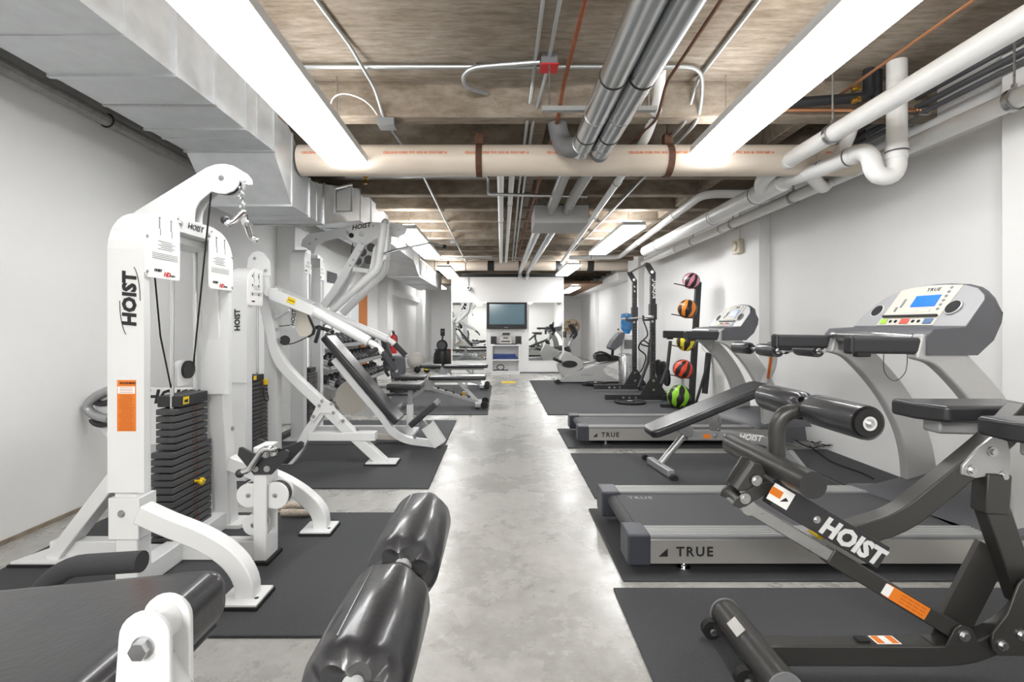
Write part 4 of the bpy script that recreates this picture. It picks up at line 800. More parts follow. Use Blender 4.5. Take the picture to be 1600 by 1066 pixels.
# rower-like air bike at left back
t = thing('air_bike', 'black fan exercise bike with monitor left of the television wall', 'exercise bike', (-1.75, 14.6, 0))
Y = 14.6
MB().lathe((-1.75, Y, .12), [(.26, 0), (.27, .05), (.25, .3), (.19, .42), (.1, .46)], n=24).build('fan_housing', 'black', t); MB().ball((-1.75, Y-.02, .68), .17, 20, 14, (1, .6, 1)).build('front_shell', 'black', t); MB().cyl((-1.75, Y-.12, .68), (-1.75, Y-.13, .68), .12).build('shell_cap', 'greyd', t)
MB().beam((-1.75, Y, .8), (-1.73, Y, 1.0), .05, .05).build('mast', 'black', t); MB().box(-1.80, -1.67, Y-.03, Y+.02, .96, 1.18).build('monitor', 'black', t, bevel=.01); MB().box(-1.78, -1.69, Y-.034, Y-.03, 1.07, 1.15).build('display', 'greyd', t)
MB().box(-2.1, -1.4, Y-.2, Y-.12, .0, .07).box(-1.8, -1.7, Y-.2, Y+.8, .05, .12).build('base', 'black', t, bevel=.01); MB().cyl((-1.97, Y, .55), (-1.53, Y, .55), .02).build('foot_pegs', 'black', t); MB().box(-1.55, -1.50, Y-.03, Y+.2, .2, .56).build('side_arm', 'rustp', t, bevel=.01)
# ================= television wall =================
def mirror(px0, px1, label):
    a = P(px0, 472, YB); b = P(px1, 564, YB); t = thing('wall_mirror', label, 'mirror', ((a.x+b.x)/2, YB-.01, b.z))
    MB().box(a.x, b.x, YB-.012, YB-.001, b.z, a.z).build('backing', 'sign', t); MB().box(a.x+.01, b.x-.01, YB-.0135, YB-.0125, b.z+.01, a.z-.01).build('glass', 'mirror', t)
mirror(706.5, 760.5, 'wall mirror left of the television'); mirror(825.5, 879, 'wall mirror right of the television')
t = thing('television', 'black flat screen television mounted between the two mirrors', 'television', (.15, 12.9, 1.2)); Y = 12.88
a = P(760.5, 472.5, Y); b = P(823.5, 514, Y)
MB().box(a.x, b.x, Y, Y+.09, b.z, a.z).build('frame', 'black', t, bevel=.012); c = P(764.5, 475.5, Y); d = P(819.5, 507, Y); MB().box(c.x, d.x, Y-.004, Y+.01, d.z, c.z).build('screen', 'tv', t); MB().box(-.1, .4, Y+.08, YB, 1.35, 1.55).build('mount', 'greyd', t); MB().box(.1, .2, Y-.003, Y, b.z+.03, b.z+.045).build('badge', 'inkg', t)
t = thing('shelf_cabinet', 'white open shelf cabinet under the television', 'cabinet', (.15, 12.75, 0)); X0, X1 = -.235, .5; Y0 = 12.62
for q in (X0, X1-.03): MB().box(q, q+.03, Y0, YB-.015, 0, .74).build('side_panel', 'white', t)
MB().box(X0-.02, X1+.02, Y0-.01, YB-.015, .74, .77).build('top', 'white', t)
for z in (.06, .36): MB().box(X0+.03, X1-.03, Y0, YB-.015, z, z+.03).build('shelf', 'white', t)
MB().box(X0+.03, X1-.03, YB-.03, YB-.015, 0, .74).build('back_panel', 'wallw', t); MB().box(X0+.03, X1-.03, Y0+.01, Y0+.03, 0, .06).build('kickboard', 'white', t)
for i in range(3): tag(MB().box(X0+.05, X1-.05-.03*i, Y0+.04, Y0+.28, .392+i*.045, .43+i*.045).build('folded_mat', 'navy', bevel=.015), ('bottom', 'middle', 'top')[i]+' blue folded exercise mat in the white cabinet', 'mat', 'blue folded mats in the cabinet')
tag(MB().tube([(.0+.09*math.cos(q), Y0+.1, .175+.07*math.sin(q)) for q in [2*PI*i/20 for i in range(20)]], .012, 8, closed=True).tube(spline([(-.18, Y0+.1, .102), (-.05, Y0+.12, .11), (.1, Y0+.06, .105), (.2, Y0+.1, .11)], 4), .012).build('resistance_band', 'rubb'), 'black resistance band and ring on the bottom cabinet shelf', 'exercise band')
t = thing('stereo', 'silver compact stereo on top of the white cabinet', 'stereo', (.12, 12.75, .77)); MB().box(-.16, .42, 12.66, 12.92, .77, .79).build('tray', 'black', t)
MB().box(-.03, .3, 12.68, 12.9, .79, .99).box(.02, .27, 12.7, 12.9, .99, 1.12).build('stereo_body', 'silver', t, bevel=.008); MB().box(.05, .24, 12.69, 12.7, 1.02, 1.08).box(.07, .2, 12.672, 12.68, .93, .96).box(.02, .25, 12.672, 12.68, .84, .87).build('display', 'black', t)
for x, s in ((-.18, 'left'), (.47, 'right')):
    t = thing('speaker', 'small dark %s speaker beside the silver stereo' % s, 'speaker', (x, 12.75, .77)); MB().box(x-.075, x+.075, 12.68, 12.86, .79, .99).build('cabinet', 'darkf', t, bevel=.005); MB().cyl((x, 12.68, .87), (x, 12.672, .87), .05, 20).build('cone', 'black', t); MB().box(x-.06, x+.06, 12.66, 12.86, .77, .79).build('foot', 'steel', t)
c = P(732, 450, 12.85); t = thing('security_camera', 'white round security camera on the wall above the left mirror', 'camera', c)
MB().cyl(c+Vector((0, .14, 0)), c, .06, 24).build('housing', 'grey', t); MB().cyl(c, c+Vector((0, -.006, 0)), .052, 24).build('front_ring', 'sign', t); MB().cyl(c, c+Vector((0, -.012, 0)), .028, 20).build('lens', 'rubb', t); MB().cyl(c+Vector((0, .14, .05)), c+Vector((0, .14, .3)), .012).build('cable_drop', 'inkg', t)
a = FL(784, 598); tag(MB().box(a.x, a.x+.31, a.y-.12, a.y+.2, 0, .003).build('floor_marking', 'yellow'), 'small yellow marking stuck on the aisle floor', 'floor marking')
MB_ = None
# ================= right side: recumbent bike =================
t = thing('recumbent_bike', 'light grey recumbent exercise bike on the far right mat', 'exercise bike', (2.0, 10.7, .012)); Y = 10.62
def q6(l): return [(860+x/8.2, 480+y/8.2) for x, y in l]
body = q6([(185, 560), (230, 575), (420, 690), (440, 770), (360, 820), (200, 890), (150, 890), (110, 820), (85, 730), (120, 660)])
MB().plate(pp(body, Y), (0, .22, 0)).build('drive_housing', 'armg', t, bevel=.025, seg=4)
low = q6([(90, 950), (180, 890), (330, 830), (560, 750), (880, 680), (880, 690), (720, 750), (680, 800), (700, 850), (800, 905), (920, 945), (920, 955), (150, 962)])
MB().plate(pp(low, Y-.03), (0, .28, 0)).build('frame_shell', 'armg', t, bevel=.02, seg=3)
MB().plate(pp(q6([(430, 715), (600, 690), (600, 705), (440, 735)]), Y), (0, .2, 0)).build('rail', 'steel', t)
o = MB().lathe(P(890, 569, Y-.004), [(.17, 0), (.16, .02), (.02, .022)], (0, -1, 0)).build('crank_cover', 'black', t); 
o.scale = (1, 1, .45); o.location.z = (P(0, 569, Y).z-.012)*(1-.45)
MB().tube([P(868, 562, Y-.1), P(878, 566, Y-.1)], .03).tube([P(866, 561, Y-.18), P(871, 563, Y-.05)], .035).build('pedal', 'black', t)
MB().tube([P(*q6([(215, 560)])[0], Y+.1), P(*q6([(265, 420)])[0], Y+.1), P(*q6([(310, 360)])[0], Y+.1)], .035).build('console_mast', 'joint', t)
MB().tube(pp(q6([(230, 580), (205, 505)]), Y+.1), [.07, .06]).build('mast_boot', 'black', t)
MB().tube(fil(pp(q6([(275, 215), (310, 280), (340, 340), (290, 400)]), Y), .06), .035).tube(fil([p+Vector((0, .4, 0)) for p in pp(q6([(275, 215), (310, 280), (340, 340), (290, 400)]), Y)], .06), .035).build('handlebar', 'black', t)
MB().box(1.39, 1.44, Y-.02, Y+.24, 1.0, 1.14).build('console', 'darkf', t, bevel=.01)
bp_ = pp(q6([(760, 520), (800, 440), (880, 340), (930, 320), (960, 335), (950, 400), (900, 500), (820, 560), (770, 540)]), Y-.08)
MB().plate(bp_, (0, .38, 0)).build('backrest', 'greyd', t, bevel=.035, seg=4)
MB().plate(pp(q6([(580, 620), (600, 600), (700, 600), (880, 630), (880, 680), (760, 690), (620, 710), (590, 680)]), Y-.08), (0, .36, 0)).build('seat', 'black', t, bevel=.02, seg=3)
MB().tube(fil(pp(q6([(570, 595), (640, 570), (730, 600), (780, 640)]), Y-.14), .05), .022).build('seat_handle', 'black', t); MB().beam(P(*q6([(790, 640)])[0], Y+.1), P(*q6([(800, 540)])[0], Y+.1), .06, .05).build('seat_post', 'black', t)
for x in (1.23, 2.66): MB().cyl((x, Y-.2, .06), (x, Y+.42, .06), .04).build('floor_tube', 'armg', t); MB().cyl((x, Y-.25, .06), (x, Y-.18, .06), .055).build('end_wheel', 'black', t)
MB().box(P(907, 0, Y).x, P(926, 0, Y).x, Y-.0325, Y-.031, .18, .2).build('badge', 'inkg', t)
# fan on stand
t = thing('pedestal_fan', 'bronze round pedestal fan behind the recumbent bike', 'fan', (2.45, 16.8, 0)); c = P(893, 511, 16.8)
for R, y in ((.26, -.05), (.20, -.08), (.13, -.09), (.26, .06)): MB().ring(c+Vector((0, y, 0)), (0, 1, 0), R, .008, 32, 6).build('guard_ring', 'fan', t)
mb = MB()
for i in range(40):
    q = 2*PI*i/40; d = Vector((math.cos(q), 0, math.sin(q))); mb.tube([c+d*.05+Vector((0, -.09, 0)), c+d*.18+Vector((0, -.085, 0)), c+d*.26+Vector((0, -.04, 0)), c+d*.26+Vector((0, .06, 0)), c+d*.05+Vector((0, .09, 0))], .003, 4)
mb.build('guard_wires', 'fan', t)
for i in range(4):
    q = 2*PI*i/4+.4; d = Vector((math.cos(q), 0, math.sin(q))); e = Vector((-math.sin(q), 0, math.cos(q)))
    MB().loft([[c+d*.03+e*.02, c+d*.03-e*.02, c+d*.03-e*.02+Vector((0, .01, 0)), c+d*.03+e*.02+Vector((0, .01, 0))], [c+d*.23+e*.09, c+d*.23-e*.05+Vector((0, .03, 0)), c+d*.23-e*.05+Vector((0, .035, 0)), c+d*.23+e*.09+Vector((0, .008, 0))]]).build('blade', 'fan', t)
MB().cyl(c+Vector((0, 0, 0)), c+Vector((0, .2, 0)), .08, 20).build('motor', 'black', t); MB().cyl((c.x, c.y+.1, .03), (c.x, c.y+.1, c.z-.05), .018).build('pole', 'steel', t); MB().lathe((c.x, c.y+.1, 0), [(.2, 0), (.2, .02), (.03, .05)]).build('base', 'black', t)
# water cooler
t = thing('water_cooler', 'white water cooler with blue bottle against the right wall', 'water cooler', (2.95, 11.0, 0)); c = P(980, 0, 10.95).x
MB().box(c-.16, c+.16, 10.8, 11.15, .0, 1.08).build('cooler_body', 'wallw', t, bevel=.03, seg=3); MB().lathe((c, 10.98, 1.08), [(.06, 0), (.08, .05), (.135, .12), (.13, .2), (.137, .25), (.13, .3), (.135, .38), (.12, .45), (.02, .47)], n=24).build('bottle', 'bluew', t); MB().box(c-.1, c+.1, 10.78, 10.8, .75, .95).build('tap_panel', 'grey', t)
t = thing('waste_bin', 'tall brushed steel bin behind the recumbent bike', 'bin', (2.65, 10.35, 0)); c = P(977, 0, 10.35).x
MB().lathe((c, 10.35, .012), [(.13, 0), (.14, .01), (.14, .6), (.13, .62)], n=28).build('bin_body', 'steel', t); MB().lathe((c, 10.35, .632), [(.13, 0), (.14, .01), (.135, .03), (.09, .04), (.09, .02)], n=28).build('rim', 'steel', t)

t = thing('cup_dispenser', 'small black cup holders hanging left of the blue water bottle', 'dispenser', P(965, 515, 11.0))
for px, z in ((966, 1.18), (970, 1.1), (964.5, 1.02)): MB().ball((P(px, 0, 11).x, 11, z), .022, 10, 8).build('holder', 'black', t)
MB().cyl((P(966, 0, 11).x, 11, .75), (P(966, 0, 11).x, 11, 1.2), .006).build('rod', 'steel', t)
# ================= squat rack =================
t = thing('squat_rack', 'black two-post squat rack with perforated uprights at right', 'rack', (2.5, 8.7, .012))
def holeplate(x0, x1, y0, y1, z0, z1, holes, name, m):
    mb = MB(); hs = sorted(holes); z = z0; w_ = x1-x0; xc = (x0+x1)/2
    for hz, r in hs:
        s = max(r*1.25, .01)
        if hz-s > z: mb.box(x0, x1, y0, y1, z, hz-s)
        n = 16; sq = []; ci = []
        for i in range(n):
            q = 2*PI*i/n; c, sn = math.cos(q), math.sin(q); k = 1/max(abs(c)/(w_/2), abs(sn)/s); sq.append((xc+c*k, hz+sn*k)); ci.append((xc+c*r, hz+sn*r))
        o = len(mb.v); vs_ = []
        for y in (y0, y1): vs_ += [(a, y, b) for a, b in sq]+[(a, y, b) for a, b in ci]
        fs = []
        for i in range(n):
            j = (i+1) % n; fs += [(i, j, n+j, n+i), (2*n+i, 3*n+i, 3*n+j, 2*n+j), (n+i, n+j, 3*n+j, 3*n+i), (i, 2*n+i, 2*n+j, j)]
        mb.add(vs_, fs); z = hz+s
    if z < z1: mb.box(x0, x1, y0, y1, z, z1)
    return mb.build(name, m, t, sharp=30)
for Y, xc in ((8.05, 2.53), (9.4, 2.60)):
    small = [(.32+.055*i, .011) for i in range(22)]; big = [(1.72, .011), (1.78, .011), (1.93, .022), (2.02, .024)]
    holeplate(xc-.04, xc+.04, Y, Y+.075, .25, 2.08, [h for h in small+big if not 1.40 < h[0] < 1.62], 'upright', 'darkf')
    MB().box(xc-.055, xc+.055, Y-.015, Y+.09, 1.36, 1.62).build('sleeve', 'darkf', t, bevel=.003)
    MB().plate([(xc-.04, Y, 2.08), (xc+.04, Y, 2.08), (xc+.04, Y, 2.14), (xc-.06, Y, 2.30), (xc-.15, Y, 2.30), (xc-.15, Y, 2.27)], (0, .012, 0)).build('top_bracket', 'darkf', t); MB().cyl((xc-.02, Y-.003, 2.15), (xc-.02, Y, 2.15), .026, 20).build('bracket_hole', 'sign', t)
    MB().box(xc-.79, xc+.2, Y-.02, Y+.09, .03, .12).build('base_beam', 'darkf', t, bevel=.004); MB().box(xc-.79, xc+.2, Y-.025, Y+.095, .014, .03).build('base_sole', 'inkg', t)
    MB().plate([(xc-.22, Y-.015, .12), (xc+.22, Y-.015, .12), (xc+.04, Y-.015, .42), (xc-.04, Y-.015, .42)], (0, .01, 0)).build('gusset', 'darkf', t)
    bolts([(xc, Y-.016, .35), (xc, Y-.016, .2), (xc-.02, Y-.016, 1.33), (xc-.3, Y-.025, .07), (xc-.4, Y-.025, .07), (xc-.5, Y-.025, .07)], (0, -1, 0), t, .018, .008)
    MB().box(xc-.16, xc-.03, Y, Y+.06, 1.34, 1.37).box(xc-.17, xc-.15, Y, Y+.06, 1.34, 1.43).build('bar_hook', 'darkf', t)
text('TORQUE', (2.545, 8.048, 1.86-.0), (0, 0, -1), (1, 0, 0), .075, 'sign', t, bold=.001)
MB().cyl((2.40, 7.98, 2.285), (2.50, 9.5, 2.285), .016).build('pull_up_bar', 'darkf', t); MB().box(2.66, 2.74, 8.0, 9.55, .03, .11).build('rear_beam', 'darkf', t)
for q in (0, 1): MB().tube([(2.64, 8.2+q*1.1, .08), (2.85, 8.3+q*1.1, .55), (2.9, 8.3+q*1.1, 1.0)], .03).build('storage_post', 'darkf', t)
t = thing('barbell', 'long steel barbell resting on the squat rack hooks', 'barbell', (2.42, 8.7, 1.38))
MB().cyl((2.40, 7.75, 1.40), (2.50, 9.95, 1.40), .014).build('shaft', 'steel', t); MB().cyl((2.398, 7.68, 1.40), (2.412, 7.98, 1.40), .025).cyl((2.49, 9.7, 1.40), (2.505, 10.0, 1.40), .025).build('sleeve', 'steel', t)
tag(MB().tube(spline([(2.62, 8.9, 1.34), (2.60, 8.6, 1.1), (2.45, 8.5, .95), (2.62, 8.5, .9), (2.52, 8.6, 1.0), (2.50, 8.8, .85), (2.66, 8.9, .7), (2.55, 8.8, .45), (2.5, 9.0, .38)], 6), .013).build('hanging_strap', 'rubb'), 'black strap looped and hanging inside the squat rack', 'strap')
def wplate(x, y, z, R, label, up=False):
    t = thing('weight_plate', label, 'weight plate', (x, y, z), None); ax = (1, 0, .15) if up else (0, 0, 1)
    MB().lathe((x, y, z), [(R*.12, .0), (R*.82, .0), (R*.86, -.004), (R*.98, .0), (R, .006), (R, .03), (R*.96, .036), (R*.85, .034), (R*.80, .018), (R*.35, .016), (R*.3, .034), (R*.12, .034), (R*.12, 0)], ax, 36).build('disc', 'rubb', t); MB().ring(Vector((x, y, z))+Vector(ax).normalized()*.034, ax, R*.14, .006).build('hub_ring', 'steel', t)
wplate(2.09, 7.85, .014, .245, 'black weight plate on the mat nearest the aisle end of the rack'); wplate(1.93, 10.2, .014, .23, 'black weight plate lying beneath another beside the bike'); wplate(1.98, 10.12, .052, .22, 'black weight plate lying on top of another beside the bike')
wplate(2.86, 8.5, .42, .22, 'black weight plate stored upright on the rack, nearer', True); wplate(2.9, 8.9, .42, .22, 'black weight plate stored upright on the rack, farther', True)
tag(MB().tube([(2.75, 7.3, .05), (3.0, 7.9, .06), (2.7, 7.7, .05)], .03).build('foam_strap', 'rubb'), 'black strap bundle on the mat by the green ball', 'strap')
# ball tree
t = thing('ball_rack', 'tall black medicine ball rack leaning by the right wall', 'rack', (2.9, 7.3, .012)); Y = 7.45
a = P(1080, 612, Y); b = P(1091, 441, Y); a.z = .03
MB().beam(a, b, .07, .08).build('post', 'darkf', t, bevel=.003)
for (x0, y0, x1, y1) in ((1053, 443, 1088, 451), (1049, 491, 1086, 498), (1046, 539, 1084, 546), (1042, 585, 1081, 592)):
    for yy in (7.30, 7.52): MB().tube([P(x0, y0, yy), P(x1, y1, yy)], .008, 8).build('arm', 'black', t)
MB().beam(P(1101, 612, 7.5)+Vector((0, 0, -.03)), P(1107, 552, 7.6), .06, .07).build('rear_post', 'darkf', t); MB().box(2.45, 3.1, 7.4, 7.47, .012, .06).box(2.7, 2.78, 7.1, 7.8, .012, .06).build('base', 'darkf', t)
MB().tube([P(1067, 607, 7.45), P(1067, 590, 7.45)], .02).build('short_post', 'joint', t)
MB().tube([(3.0, 7.5, .02), (3.24, 7.55, .75)], .02).build('brace', 'darkf', t)
for px, py, R, c, nm, n, al in ((1080, 439, .125, '#d98ba0', 'pink', 7, 'topmost on the rack'), (1074, 483, .145, '#e8872a', 'orange', 6, 'second from top on the rack'), (1072, 534, .145, '#e3cf2e', 'yellow', 6, 'behind the treadmill handrail'), (1067, 577, .148, '#e8492a', 'red-orange', 7, 'fourth from top on the rack'), (1061, 620, .175, '#8fd02f', 'lime green', 6, 'on the floor below the rack')):
    cc = P(px, py, 7.38)
    if nm.startswith('lime'): cc.z = R+.012
    o = MB().ball(cc, R, 36, 24).build('medicine_ball', striped(nm.replace(' ', '_').replace('-', '_')+'_stripes', c, n), org=cc); o.rotation_euler = (.45 if n == 7 else .12, .2, .6)
    tag(o, 'black and %s striped medicine ball, %s' % (nm, al), 'ball', 'medicine balls')
# ================= treadmills =================
t = thing('treadmill', 'silver and grey treadmill with blue screen, nearest the viewer at right', 'treadmill', (1.6, 2.82, .012), 'treadmills')
TM = t
MB().box(.74, 2.75, 2.43, 2.455, .062, .185).build('side_rail', 'silver', t, bevel=.003); MB().box(.74, 2.75, 3.175, 3.20, .062, .185).build('side_rail', 'silver', t, bevel=.003)
MB().box(.74, 2.75, 2.455, 3.175, .07, .16).build('deck_core', 'black', t)
for y0, y1 in ((2.425, 2.56), (3.07, 3.205)):
    o = MB().box(.73, 2.45, y0, y1, .186, .204).build('foot_rail', 'grey', t, bevel=.004)
    for q in range(5): MB().box(.74, 2.45, y0+.02+q*.022, y0+.028+q*.022, .204, .2065).build('tread_rib', 'armg', o)
MB().box(.72, 2.4, 2.56, 3.07, .185, .194).build('running_belt', 'belt', t, bevel=.002); MB().cyl((.71, 2.55, .155), (.71, 3.08, .155), .038, 20).build('rear_roller', 'belt', t)
text('TRUE', (.86, 2.99, .1947), (1, 0, 0), (0, 1, 0), .055, 'inkg', t, bold=.001, space=1.2)
cap = mat('end_cap_navy', '#34373f', .45)
for y0, y1 in ((2.42, 2.585), (3.045, 3.21)): MB().box(.635, .75, y0, y1, .055, .212).build('end_cap', cap, t, bevel=.012, seg=3)
for y in (2.47, 3.15):
    f = MB().cyl((.93, y, .012), (.93, y, .03), .033, 20).cyl((.93, y, .03), (.93, y, .07), .009, 10).cyl((.93, y, .035), (.93, y, .045), .017, 6).build('leveling_foot', 'chrome', t)
text('TRUE', (.97, 2.4285, .122), (1, 0, 0), (0, 0, 1), .066, 'ink', t, bold=.0015, space=1.25)
MB().plate([(.79, 2.4285, .10), (.835, 2.4285, .10), (.835, 2.4285, .14)], (0, -.001, 0)).build('logo_mark', 'ink', t)
hood = []
for y, k in ((2.41, 0), (2.5, .8), (2.62, 1), (3.0, 1), (3.12, .8), (3.22, 0)):
    e = .14 if y < 2.8 else 0
    x0 = 2.28+.22*(3.22-y)/.8
    hood.append([(x0, y, .19), (x0+.02, y, .21+.015*k), (x0+.35, y, .21+.12*k), (x0+.55, y, .21+.12*k), (2.98, y, .21+.06*k), (3.0, y, .06), (2.72, y, .06), (2.72, y, .185)])
MB().loft(hood).build('motor_hood', 'greyd', t, sharp=50)
for Y in (2.47, 3.10):
    pts = spline([(2.10, Y, 1.15), (2.24, Y, 1.10), (2.44, Y, .89), (2.58, Y, .66), (2.65, Y, .43), (2.67, Y, .16)], 6)
    MB().sweep(pts, .065, [.13+.07*i/(len(pts)-1) for i in range(len(pts))]).build('upright_arm', 'armg', t, bevel=.012, seg=3)
for Y in (2.47, 3.135):
    MB().beam((1.77 if Y < 3 else 1.76, Y, 1.155), (2.16, Y, 1.15), .055, .085).build('hand_grip', 'foam', t, bevel=.02, seg=4)
    MB().beam((1.755, Y, 1.155), (1.785, Y, 1.155), .06, .09).build('grip_cap', 'black', t, bevel=.015, seg=3)
    MB().box(1.80, 1.87, Y-.02, Y+.02, 1.095, 1.12).build('grip_stop', 'black', t, bevel=.006)
MB().beam((2.15, 2.49, 1.175), (2.15, 3.12, 1.175), .07, .05, side=(1, 0, 0)).build('cross_grip', 'grey', t, bevel=.015, seg=3)
MB().tube(fil([(2.12, 3.1, 1.19), (2.05, 3.0, 1.2), (2.05, 2.62, 1.2), (2.12, 2.5, 1.19)], .06), .02, 14).build('pulse_bar', 'steel', t)
def con(y, k, e=0):   # console cross-section; k = relative height
    zt = 1.245+.225*k; xt = 2.325+.15*k
    return [(2.13-e, y, 1.105), (2.13-e, y, 1.2), (2.16, y, 1.235), (2.32, y, 1.245), (xt, y, zt), (xt+.02, y, zt+.004), (xt+.05, y, zt-.015), (2.46+.075*k, y, 1.25+.11*k), (2.45+.08*k, y, 1.22+.08*k), (2.46, y, 1.18), (2.38, y, 1.105)]
ks = [(2.425, .62), (2.44, .72), (2.5, .9), (2.58, 1.0), (2.70, 1.06), (2.8, 1.08), (2.9, 1.06), (3.0, 1.0), (3.08, .84), (3.14, .6), (3.18, .30), (3.195, .12)]
MB().loft([con(y, k) for y, k in ks]).build('console_housing', 'greyd', t, sharp=48)
def pan(u, v, e=.004):
    q = Vector((2.325+.148*v, 3.005-.415*u, 1.246+.222*v)); return q+Vector((-.83, 0, .555))*e
pn = [pan(.0, .03), pan(.93, .03)]+[pan(1.0, 1.0), pan(.75, 1.035), pan(.5, 1.05), pan(.25, 1.035), pan(.04, .98)]
MB().plate([pan((3.005-y)/.415, (.225*k-.004)/.222, .001) for y, k in ks[::-1]]+[pan((3.005-2.43)/.415, .02, .001), pan((3.005-3.19)/.415, .02, .001)], Vector((-.83, 0, .555))*.003).build('face_bezel', 'bezel', t)
P_ = MB().plate(pn, Vector((-.83, 0, .555))*.004).build('control_panel', 'panel', t); XD = (0, -1, 0); UD = (.555, 0, .83)
def pbox(u0, u1, v0, v1, m, nm, e=.0095, th=.003, bev=0): return MB().plate([pan(u0, v0, e), pan(u1, v0, e), pan(u1, v1, e), pan(u0, v1, e)], Vector((-.83, 0, .555))*th).build(nm, m, P_, bevel=bev)
pbox(.40, .78, .50, .78, 'screen', 'display'); pbox(.04, .93, .23, .27, 'black', 'reading_ledge', th=.012)
pbox(.04, .15, .06, .19, 'green', 'start_key', bev=.0025); pbox(.39, .53, .06, .19, 'redk', 'stop_key', bev=.0025); pbox(.77, .90, .06, .19, 'bluek', 'fan_key', bev=.0025)
for u in (.22, .31, .60, .69): MB().lathe(pan(u, .125, .009), [(.010, 0), (.010, .002), (.006, .0021), (.006, 0)], (-.83, 0, .555), 14).build('key', 'ink', P_)
for i in range(6): MB().lathe(pan(.86, .95-i*.105, .009), [(.009, 0), (.009, .002), (.0055, .0021), (.0055, 0)], (-.83, 0, .555), 12).build('key', 'inkg', P_)
for i in range(2): MB().lathe(pan(.17, .42+i*.06, .009), [(.009, 0), (.009, .002), (.0055, .0021), (.0055, 0)], (-.83, 0, .555), 12).build('key', 'inkg', P_)
pbox(.22, .25, .5, .72, 'inkg', 'scale_bar'); pbox(.38, .55, .36, .45, 'beige', 'printed_notes', th=.0005); pbox(.6, .75, .36, .45, 'beige', 'printed_notes', th=.0005)
text('TRUE', pan(.60, .93, .0088), XD, UD, .032, 'ink', P_, space=1.2)
for u in (-.19, 1.07):
    c = pan(u, .45, .012 if u > 0 else .004); MB().lathe(c, [(.042, -.01), (.046, 0), (.040, .002), (.038, -.02)], (-.83, 0, .555), 24).build('cup_holder', 'armg', t); MB().cyl(c+Vector((-.83, 0, .555))*-.004, c+Vector((-.83, 0, .555))*.003, .038, 24).build('cup_well', 'rubb', t)
MB().tube(spline([(1.93, 2.45, 1.11), (1.935, 2.45, 1.02), (1.985, 2.45, .975), (2.04, 2.45, 1.02), (2.05, 2.45, 1.11)], 6), .0018, 6).build('safety_cord', 'black', t)
t2 = dup(t, (.17, 2.62, 0), 0, label='silver and grey treadmill farther back, beside the medicine balls')
for o in list(t2.children):
    if o.name.startswith('control_panel'):
        for c in list(o.children):
            if c.name.startswith('display'): c.data = c.data.copy(); c.data.materials[0] = M['screenp']
# ================= incline sit-up bench =================
t = thing('situp_bench', 'grey incline sit-up bench with black pad and four foam rollers', 'bench', (1.8, 4.2, .012)); Y = 4.2
a = P(1012, 676, 4.2); b = P(1192, 602, 4.2); d = (b-a).normalized(); up = Vector((-d.z, 0, d.x))
o = [(0, .10), (.03, .145), (.12, .16), (.9, .16), (.97, .14), (1.0, .10)]; L_ = (b-a).length
MB().plate([a+d*L_*u+Vector((0, v, 0))-up*.035 for u, v in o]+[a+d*L_*u-Vector((0, v, 0))-up*.035 for u, v in reversed(o)], up*.07).build('pad', 'vinyl', t, bevel=.022, seg=4)
MB().beam(a+d*.3-up*.05, b-d*.05-up*.05, .06, .04).build('pad_rail', 'steel', t)
MB().beam(FL(1052, 752)+Vector((0, .05, .045)), FL(1010, 722)+Vector((0, -.1, .045)), .06, .06, side=(1, 0, 0)).build('front_foot', 'joint', t, bevel=.008)
m0 = (FL(1052, 752)+FL(1010, 722))/2+Vector((.02, 0, .07)); MB().cyl(m0, P(1072, 676, 4.2), .03, 16).build('front_leg', 'joint', t)
for q in (FL(1053, 753), FL(1008, 720)): MB().cyl(q+Vector((0, -.02, .03)), q+Vector((0, .02, .03)), .028).build('foot_cap', 'rubb', t)
MB().plate(pp([(1058, 668), (1072, 662), (1084, 668), (1082, 682), (1074, 684), (1062, 676)], 4.15), (0, .1, 0)).build('leg_bracket', 'steel', t, bevel=.004)
MB().sweep(spline(pp([(1072, 680), (1130, 680), (1190, 688), (1215, 700), (1250, 738)], 4.2), 4), .07, .075).build('main_beam', 'joint', t, bevel=.004)
text('HOIST', P(1172, 684, 4.163), (1, 0, -.1), (.1, 0, 1), .07, 'sign', t, shear=.25, bold=.002); sticker(P(1105, 682, 4.163), (1, 0, 0), (0, 0, 1), .06, .035, 'orange', t); bolts(pp([(1118, 681), (1134, 681)], 4.163), (0, -1, 0), t, .016)
MB().cyl(FL(1262, 752)+Vector((0, 0, .05)), FL(1236, 716)+Vector((0, 0, .05)), .03).build('rear_foot', 'joint', t)
MB().plate(pp([(1114, 642), (1122, 644), (1128, 660), (1126, 676), (1112, 676)], 4.17), (0, .06, 0)).build('adjuster_plate', 'steel', t, bevel=.004)
MB().tube(fil(pp([(1185, 612), (1199, 590), (1209, 566), (1206, 546)], 4.2), .08), .032, 18).build('roller_post', 'armg', t); MB().beam(P(1200, 592, 4.163), P(1205, 556, 4.163), .012, .02).build('scale_label', 'orangel', t)
MB().beam(P(1200, 545, 4.2), P(1242, 546, 4.2), .05, .05).build('roller_arm', 'joint', t)
for px in (1180, 1238):
    c = P(px, 0, 4.2).x; z = 1.055
    MB().cyl((c, 3.78, z), (c, 4.62, z), .014).build('axle', 'steel', t); roller((c, 3.86, z), (c, 4.12, z), .052, t, pa=False); roller((c, 4.28, z), (c, 4.54, z), .052, t, pb=False); MB().cyl((c, 3.85, z), (c, 3.856, z), .022).build('washer', 'chrome', t)
